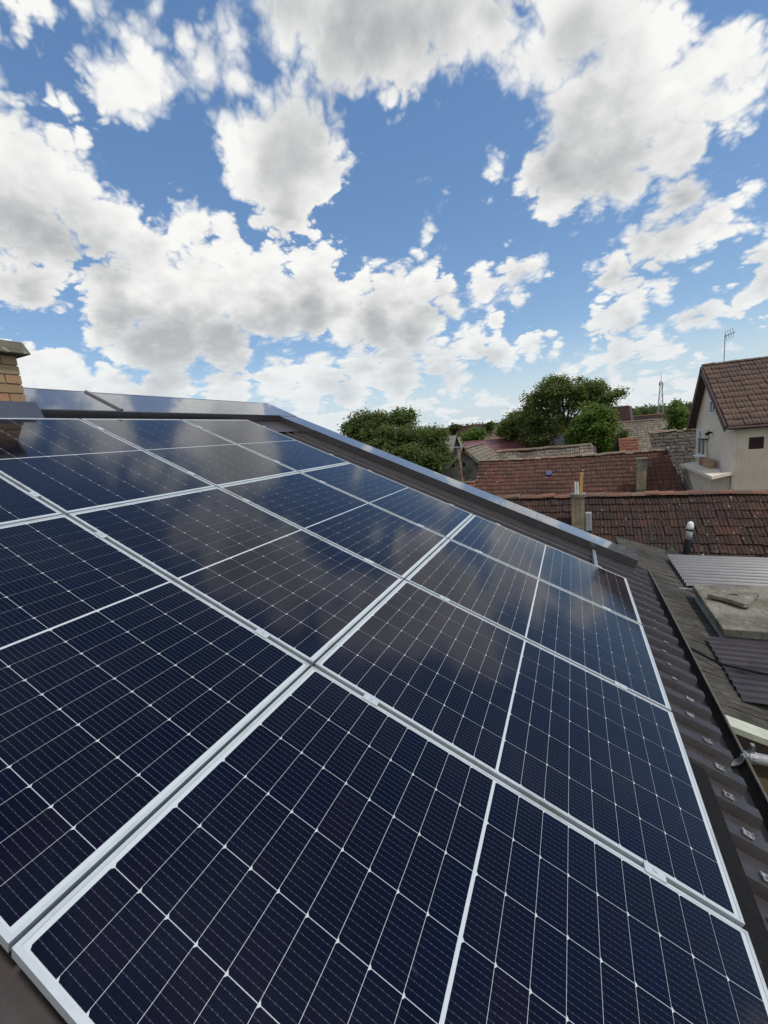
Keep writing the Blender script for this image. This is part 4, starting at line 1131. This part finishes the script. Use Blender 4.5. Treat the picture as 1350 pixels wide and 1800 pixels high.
# pale board closing the end of the strip roof
bm_ = MB(); zb_ = lambda x_: zz(x_) + 0.012
bm_.hexa([np.array(p) - nlo for p in ((5.02, -1.285, zb_(5.02) - 0.05), (7.2, -1.285, zb_(7.2) - 0.05), (7.2, -1.144, zb_(7.2) - 0.05), (5.02, -1.144, zb_(5.02) - 0.05), (5.02, -1.285, zb_(5.02)), (7.2, -1.285, zb_(7.2)), (7.2, -1.144, zb_(7.2)), (5.02, -1.144, zb_(5.02)))]); bm_.build('end_board', M['plank'], nr)
bm_ = MB(); bm_.hexa([np.array(p) - nlo for p in ((5.05, -1.26, zb_(5.05) - 0.17), (7.2, -1.26, zb_(7.2) - 0.17), (7.2, -1.17, zb_(7.2) - 0.17), (5.05, -1.17, zb_(5.05) - 0.17), (5.05, -1.26, zb_(5.05) - 0.052), (7.2, -1.26, zb_(7.2) - 0.052), (7.2, -1.17, zb_(7.2) - 0.052), (5.05, -1.17, zb_(5.05) - 0.052))]); bm_.build('end_rail', M['woodbrown'], nr)


def corrugated(name, label, cat, x0, x1, y0, y1, zf, pitch, amp, mat, trap=False, tilt=0.0):
    """sheet with ridges along x; zf(x, y) gives its height"""
    mb = MB(); ys, hs = [], []; y = y0
    if trap:
        while y < y1:
            for f_, h in ((0, 0), (0.50, 0), (0.60, 1), (0.90, 1)):
                ys.append(y + f_ * pitch); hs.append(h * amp)
            y += pitch
    else:
        n = int((y1 - y0) / pitch * 8)
        for i in range(n + 1):
            ys.append(y0 + (y1 - y0) * i / n); hs.append(amp * 0.5 * (1 + math.cos(2 * math.pi * (ys[-1] - y0) / pitch)))
    n = len(ys)
    for x in (x0, x1):
        mb.v += [(x + tilt * (yy - y0), yy, zf(x, yy) + h) for yy, h in zip(ys, hs)]
    for x in (x0, x1):
        mb.v += [(x + tilt * (yy - y0), yy, zf(x, yy) + h - 0.002) for yy, h in zip(ys, hs)]
    for i in range(n - 1):
        mb.f += [(i, n + i, n + i + 1, i + 1), (2 * n + i, 2 * n + i + 1, 3 * n + i + 1, 3 * n + i), (i, i + 1, 2 * n + i + 1, 2 * n + i)]
    o = mb.build(name, mat); tag(o, label, cat); return o


corrugated('plastic_roof_sheet', 'smoky corrugated plastic roof sheet behind the concrete slab', 'roof sheet', 5.72, 8.6, 2.06, 3.52, lambda x, y: 4.225 + 0.03 * (y - 2.1) - 0.01 * (x - 5.7), 0.132, 0.044, M['pvc'])
q = MB(); q.box((5.80, 2.03, 4.215), (0.40, 0.05, 0.035)); tag(q.build('metal_batten', M['zinc']), 'short grey metal batten under the front edge of the plastic sheet', 'batten')
corrugated('ribbed_metal_sheet', 'dark brown ribbed metal sheet in front of the concrete slab', 'roof sheet', 5.525, 7.6, -0.81, 0.30, lambda x, y: 4.285 + 0.012 * y - 0.010 * (x - 5.5), 0.104, 0.022, M['slabdark'], trap=True)
# concrete slab on its low box
sbx = empty('concrete_slab_box', (6.6, 1.05, 3.2)); tag(sbx, 'thick mossy concrete slab on a low box between the two sheets', 'concrete slab')
slo = np.array(sbx.location)
q = MB(); q.hexa([np.array(p) - slo for p in ((5.69, 0.37, 4.30), (7.9, 0.40, 4.30), (7.9, 1.95, 4.30), (5.705, 1.74, 4.30), (5.68, 0.36, 4.40), (7.9, 0.40, 4.40), (7.9, 1.95, 4.40), (5.70, 1.74, 4.40))]); bevel(q.build('slab', M['concrete'], sbx), 0.012, 2)
q = MB(); q.hexa([np.array(p) - slo for p in ((5.62, 0.42, 3.6), (7.8, 0.42, 3.6), (7.8, 1.85, 3.6), (5.64, 1.68, 3.6), (5.73, 0.45, 4.298), (7.8, 0.45, 4.298), (7.8, 1.85, 4.298), (5.74, 1.68, 4.298))]); q.build('box_wall', M['board'], sbx)
# stone piece lying on the slab
tl = MB(); pts = [(5.74, 1.20), (5.88, 1.10), (6.02, 0.92), (6.07, 0.925), (6.275, 1.30), (6.10, 1.345), (5.90, 1.39)]
lowp = [np.array([a, b_, 4.425 + 0.02 * (a - 5.7)]) for a, b_ in pts]; n = len(pts)
cen = np.array([6.00, 1.20, 0]); hole = []
for i in range(n):
    a = math.atan2(pts[i][1] - cen[1], pts[i][0] - cen[0]); hole.append((cen[0] + 0.07 * math.cos(a), cen[1] + 0.03 * math.sin(a)))
tl.v = [tuple(p) for p in lowp] + [tuple(p + (0, 0, 0.045)) for p in lowp] + [(a, b_, 4.431 + 0.02 * 0.3 + 0.045) for a, b_ in hole] + [(a, b_, 4.431 + 0.02 * 0.3 + 0.012) for a, b_ in hole]
for i in range(n):
    j = (i + 1) % n
    tl.f += [(i, j, n + j, n + i), (n + i, n + j, 2 * n + j, 2 * n + i), (2 * n + i, 2 * n + j, 3 * n + j, 3 * n + i)]
tl.f += [tuple(range(3 * n, 4 * n)), tuple(reversed(range(n)))]
o = tl.build('stone_piece', M['concrete']); bevel(o, 0.006); tag(o, 'broken flat stone piece with a hole lying on the concrete slab', 'stone')
# vent pipe
vp = empty('vent_pipe', (6.22, 4.30, 3.9)); tag(vp, 'leaning black vent pipe with pale domed cap before the dark tiled roof', 'vent pipe')
A = at(1205, 985, 9.3); B = at(1214.5, 917, 9.3); vp.location = tuple(A); AB = B - A
q = MB(); q.tube([AB * -0.5, AB * 0.55], 0.060, 14); q.build('black_pipe', M['black'], vp, smooth=True)
q = MB(); q.tube([AB * 0.50, AB * 0.80], 0.053, 14); q.build('grey_pipe', M['greypvc'], vp, smooth=True)
q = MB(); q.tube([AB * 0.775, AB * 0.815], 0.060, 14); q.build('black_collar', M['black'], vp, smooth=True)
q = MB(); q.tube([AB * 0.79, AB * 0.88, AB * 0.95, AB * 0.995, AB * 1.01], [0.058, 0.058, 0.050, 0.030, 0.008], 14); q.build('domed_cap', M['white'], vp, smooth=True)
# small pointed mossy stump of masonry beside it
A = at(1181, 977, 8.9); pk = MB(); pk.v = [(-0.14, -0.12, -0.3), (0.14, -0.12, -0.3), (0.14, 0.12, -0.3), (-0.14, 0.12, -0.3), (-0.14, -0.12, 0.0), (0.14, -0.12, 0.0), (0.14, 0.12, 0.0), (-0.14, 0.12, 0.0), (0.0, 0.0, 0.17)]
pk.f = [(0, 1, 5, 4), (1, 2, 6, 5), (2, 3, 7, 6), (3, 0, 4, 7), (4, 5, 8), (5, 6, 8), (6, 7, 8), (7, 4, 8), (3, 2, 1, 0)]
o = pk.build('pointed_post', M['oldroof'], loc=tuple(A)); tag(o, 'short pointed mossy post just left of the black vent pipe', 'post')
# grey pipe leaving the gutter
gp = empty('rain_pipe', (5.13, -1.57, 4.31)); tag(gp, 'grey rain pipe with clamp leading right from the gutter', 'pipe')
q = MB(); q.tube([(0.0, 0, 0.03), (0.10, 0.0, 0.0), (1.6, -0.02, -0.05)], 0.036, 12); q.build('pipe', M['greypvc'], gp, smooth=True)
q = MB(); q.tube([(0.205, 0, -0.003), (0.245, 0, -0.004)], 0.043, 12); q.box((0.225, 0.0, 0.06), (0.02, 0.03, 0.07)); q.build('pipe_clamp', M['zinc'], gp)
# black cable across the ribbed sheet
q = MB(); cb_ = [(5.22, -0.10, 4.40), (5.50, -0.30, 4.325), (5.8, -0.38, 4.317), (6.2, -0.36, 4.315), (6.8, -0.30, 4.31)]
q.tube(cb_, 0.011, 6); tag(q.build('cable', M['black']), 'black cable lying across the ribbed metal sheet', 'cable')

# ------------------------------------------------------------------ trees
def leaf_cloud(centres, radii, per, size, rng, droop=0.0):
    """leaf-shaped quads scattered round clump centres"""
    k = len(centres); c = np.repeat(centres, per, 0); r = np.repeat(radii, per)
    p = c + rng.normal(0, 1, (k * per, 3)) * (r[:, None] * np.array([0.5, 0.5, 0.38]))
    a = rng.normal(0, 1, (k * per, 3)); a[:, 2] = a[:, 2] * 0.5 - droop; a /= np.linalg.norm(a, axis=1)[:, None]
    n = rng.normal(0, 1, (k * per, 3)); n[:, 2] = np.abs(n[:, 2]) + 0.5
    b = np.cross(a, n); b /= np.linalg.norm(b, axis=1)[:, None] + 1e-9
    s = size * rng.uniform(0.6, 1.35, (k * per, 1))
    q = np.stack([p - a * s * 0.5, p + b * s * 0.24 + a * s * 0.05, p + a * s * 0.55, p - b * s * 0.24 + a * s * 0.05], 1)
    return q.reshape(-1, 3)


def tree(name, label, base, blobs, leafmat, leaf, clumps, per, cr, seed=0, trunk_r=0.2, cat='tree', fork=None, shell=(0.55, 1.0), group=None, droop=0.0):
    """blobs: (centre, (rx, ry, rz)) ellipsoids that make the crown"""
    rng = np.random.default_rng(seed); base = np.array(base, float)
    t = empty(name, tuple(base)); tag(t, label, cat, group)
    cs = []; vol = np.array([b[1][0] * b[1][1] * b[1][2] for b in blobs]) ** 0.66; vol = vol / vol.sum()
    for (c, r), f_ in zip(blobs, vol):
        n = max(4, int(clumps * f_)); d = rng.normal(0, 1, (n, 3)); d /= np.linalg.norm(d, axis=1)[:, None]
        k = rng.uniform(shell[0], shell[1], (n, 1)) * (1 + 0.10 * rng.normal(0, 1, (n, 1)))
        cs.append(np.array(c) + d * k * np.array(r))
    cs = np.concatenate(cs); rad = cr * rng.uniform(0.6, 1.4, len(cs))
    vv = leaf_cloud(cs, rad, per, leaf, rng, droop) - base
    link('crown', big_mesh('crown', vv, 4, leafmat), t)
    tb = MB(); lowest = min(b[0][2] - b[1][2] for b in blobs); fk = np.array(fork if fork is not None else (base[0], base[1], max(base[2] + 0.5, lowest + 0.3)), float)
    if trunk_r > 0:
        tb.tube([np.zeros(3), (fk - base) * 0.5 + (0.08 * trunk_r, 0, 0), fk - base], [trunk_r * 1.25, trunk_r, trunk_r * 0.8], 9)
        for c, r in blobs:
            c = np.array(c); mid = fk * 0.5 + c * 0.5 + rng.normal(0, 0.15, 3) * np.linalg.norm(c - fk) * 0.4
            tb.tube([fk - base, mid - base, c - base], [trunk_r * 0.55, trunk_r * 0.32, trunk_r * 0.12], 6)
            for _ in range(4):
                e = c + rng.normal(0, 0.5, 3) * np.array(r); m2 = mid * 0.4 + c * 0.6
                tb.tube([m2 - base, (m2 + e) / 2 - base + rng.normal(0, 0.05, 3), e - base], [trunk_r * 0.18, trunk_r * 0.12, trunk_r * 0.04], 5)
        tb.build('trunk', M['bark'], t)
    return t


def pb(px, py, rx, rz, depth, ry=None):
    c = at(px, py, depth); k = np.linalg.norm((c - CAMP)) / FPX
    return (c, (rx * k, (ry if ry else (rx + rz) / 2) * k, rz * k))


T1 = 22.0
tree('walnut_tree', 'broad dark green tree rising behind the upper verge of the metal roof', (-4.6, 17.6, 0),
     [pb(640, 752, 34, 24, T1), pb(668, 744, 26, 20, T1 + .6), pb(702, 738, 18, 15, T1 + .4), pb(716, 740, 16, 18, T1 + 1), pb(690, 770, 40, 24, T1 - .5), pb(735, 775, 34, 22, T1), pb(765, 775, 20, 20, T1 - .3), pb(735, 805, 40, 24, T1 - 1), pb(765, 808, 24, 26, T1 - .8), pb(640, 790, 40, 30, T1), pb(690, 815, 40, 30, T1 - 1), pb(622, 752, 18, 14, T1)],
     M['leaf_walnut'], 0.17, 520, 75, 0.36, seed=3, trunk_r=0.22, droop=0.3)
T2 = 40.0
tree('acacia_tree', 'tall spreading tree with umbrella crown in the middle of the village', (4.45, 35.1, 0),
     [pb(985, 683, 38, 18, T2), pb(1020, 690, 40, 18, T2), pb(960, 692, 26, 18, T2), pb(938, 706, 18, 14, T2), pb(1040, 680, 24, 10, T2), pb(975, 672, 22, 8, T2), pb(945, 720, 20, 22, T2), pb(930, 735, 20, 22, T2), pb(1050, 700, 26, 14, T2), pb(1075, 697, 18, 8, T2), pb(1090, 692, 9, 5, T2), pb(1000, 708, 42, 16, T2), pb(965, 735, 30, 24, T2), pb(955, 760, 24, 24, T2), pb(935, 770, 18, 22, T2), pb(985, 752, 24, 18, T2), pb(1050, 715, 24, 10, T2)],
     M['leaf_dark'], 0.21, 470, 72, 0.47, seed=5, trunk_r=0.28, fork=at(994, 752, T2 + 0.2), shell=(0.5, 1.0))
tree('acacia_tree', 'smaller dark tree at the left foot of the umbrella tree', (-1.1, 37.3, 0),
     [pb(900, 750, 22, 16, 42), pb(893, 758, 18, 14, 42), pb(915, 742, 18, 14, 42), pb(908, 732, 10, 8, 42), pb(925, 765, 16, 16, 42)], M['leaf_dark'], 0.24, 170, 70, 0.5, seed=6, trunk_r=0.2)
T3 = 34.0
tree('young_tree', 'fresh green bushy tree in front of the umbrella tree, right of its trunk', (5.6, 29.1, 0),
     [pb(1045, 755, 34, 30, T3), pb(1030, 770, 28, 24, T3), pb(1062, 765, 22, 30, T3), pb(1042, 728, 15, 14, T3), pb(1060, 735, 16, 16, T3), pb(1020, 775, 22, 18, T3), pb(1045, 790, 34, 18, T3)], M['leaf_bright'], 0.24, 300, 60, 0.42, seed=8, trunk_r=0.14, droop=0.2)
tree('bush', 'small greyish green bush right of the fresh green tree', (7.1, 27.5, 0), [pb(1097, 772, 10, 13, 32), pb(1098, 790, 12, 14, 32)], M['leaf_grey'], 0.12, 70, 70, 0.28, seed=9, trunk_r=0.06, cat='bush')
tree('bush', 'green bush between the mossy barn and the beige house', (11.8, 27.5, 0), [pb(1196, 742, 16, 16, 33), pb(1192, 725, 9, 12, 33), pb(1203, 752, 14, 14, 33), pb(1188, 716, 4, 9, 33), pb(1196, 775, 18, 22, 33)], M['leaf_bright'], 0.18, 170, 70, 0.34, seed=10, trunk_r=0.08, cat='bush')
tree('bush', 'rounded light green bush in front of the far brown house', (-10.2, 55, 0), [pb(833, 765, 16, 11, 56), pb(822, 768, 10, 8, 56), pb(842, 768, 10, 9, 56), pb(832, 790, 18, 22, 56)], M['leaf_bright'], 0.35, 120, 60, 0.6, seed=12, trunk_r=0.1, cat='bush')
tree('far_tree', 'single dark round tree on the far left skyline', (-21, 110, 0), [pb(801, 756, 9, 9, 115), pb(803, 759, 8, 7, 115)], M['leaf_far'], 0.6, 110, 60, 0.8, seed=13, trunk_r=0.3)
tree('far_tree', 'small dark tree at the far roofs, right of two', (-8.5, 85, 0), [pb(861, 752, 5, 7, 90), pb(860, 758, 5, 7, 90)], M['leaf_far'], 0.5, 60, 60, 0.6, seed=14, trunk_r=0.2)
tree('far_tree', 'low spread of dark tree tops above the far pale house', (-15, 122, 0), [pb(835, 753, 12, 4, 127), pb(845, 754, 10, 5, 127), pb(822, 757, 10, 5, 127)], M['leaf_far'], 0.7, 90, 60, 0.9, seed=15, trunk_r=0.25)
tree('far_tree', 'thin pale tree sticking up beside the beige house roof', (18.0, 43, 0), [pb(1187, 713, 4, 6, 48), pb(1186, 722, 6, 6, 48)], M['leaf_grey'], 0.25, 40, 26, 0.4, seed=16, trunk_r=0.07)
# the wooded skyline reads as one mass
rng = np.random.default_rng(77); cs = []
for i in range(900):
    px_ = rng.uniform(560, 1420); dpt = rng.uniform(170, 330); hy_ = 832.24 - 0.08888 * px_
    c = at(px_, hy_ - 2.5 + rng.normal(0, 2.5) - 5 * (px_ > 1100), dpt); cs.append(c)
cs = np.array(cs); vv = leaf_cloud(cs, np.full(len(cs), 2.0), 40, 1.4, rng)
o = link('treeline', big_mesh('treeline', vv, 4, M['leaf_far'])); tag(o, 'distant dark green line of trees along the skyline', 'trees', kind='stuff')
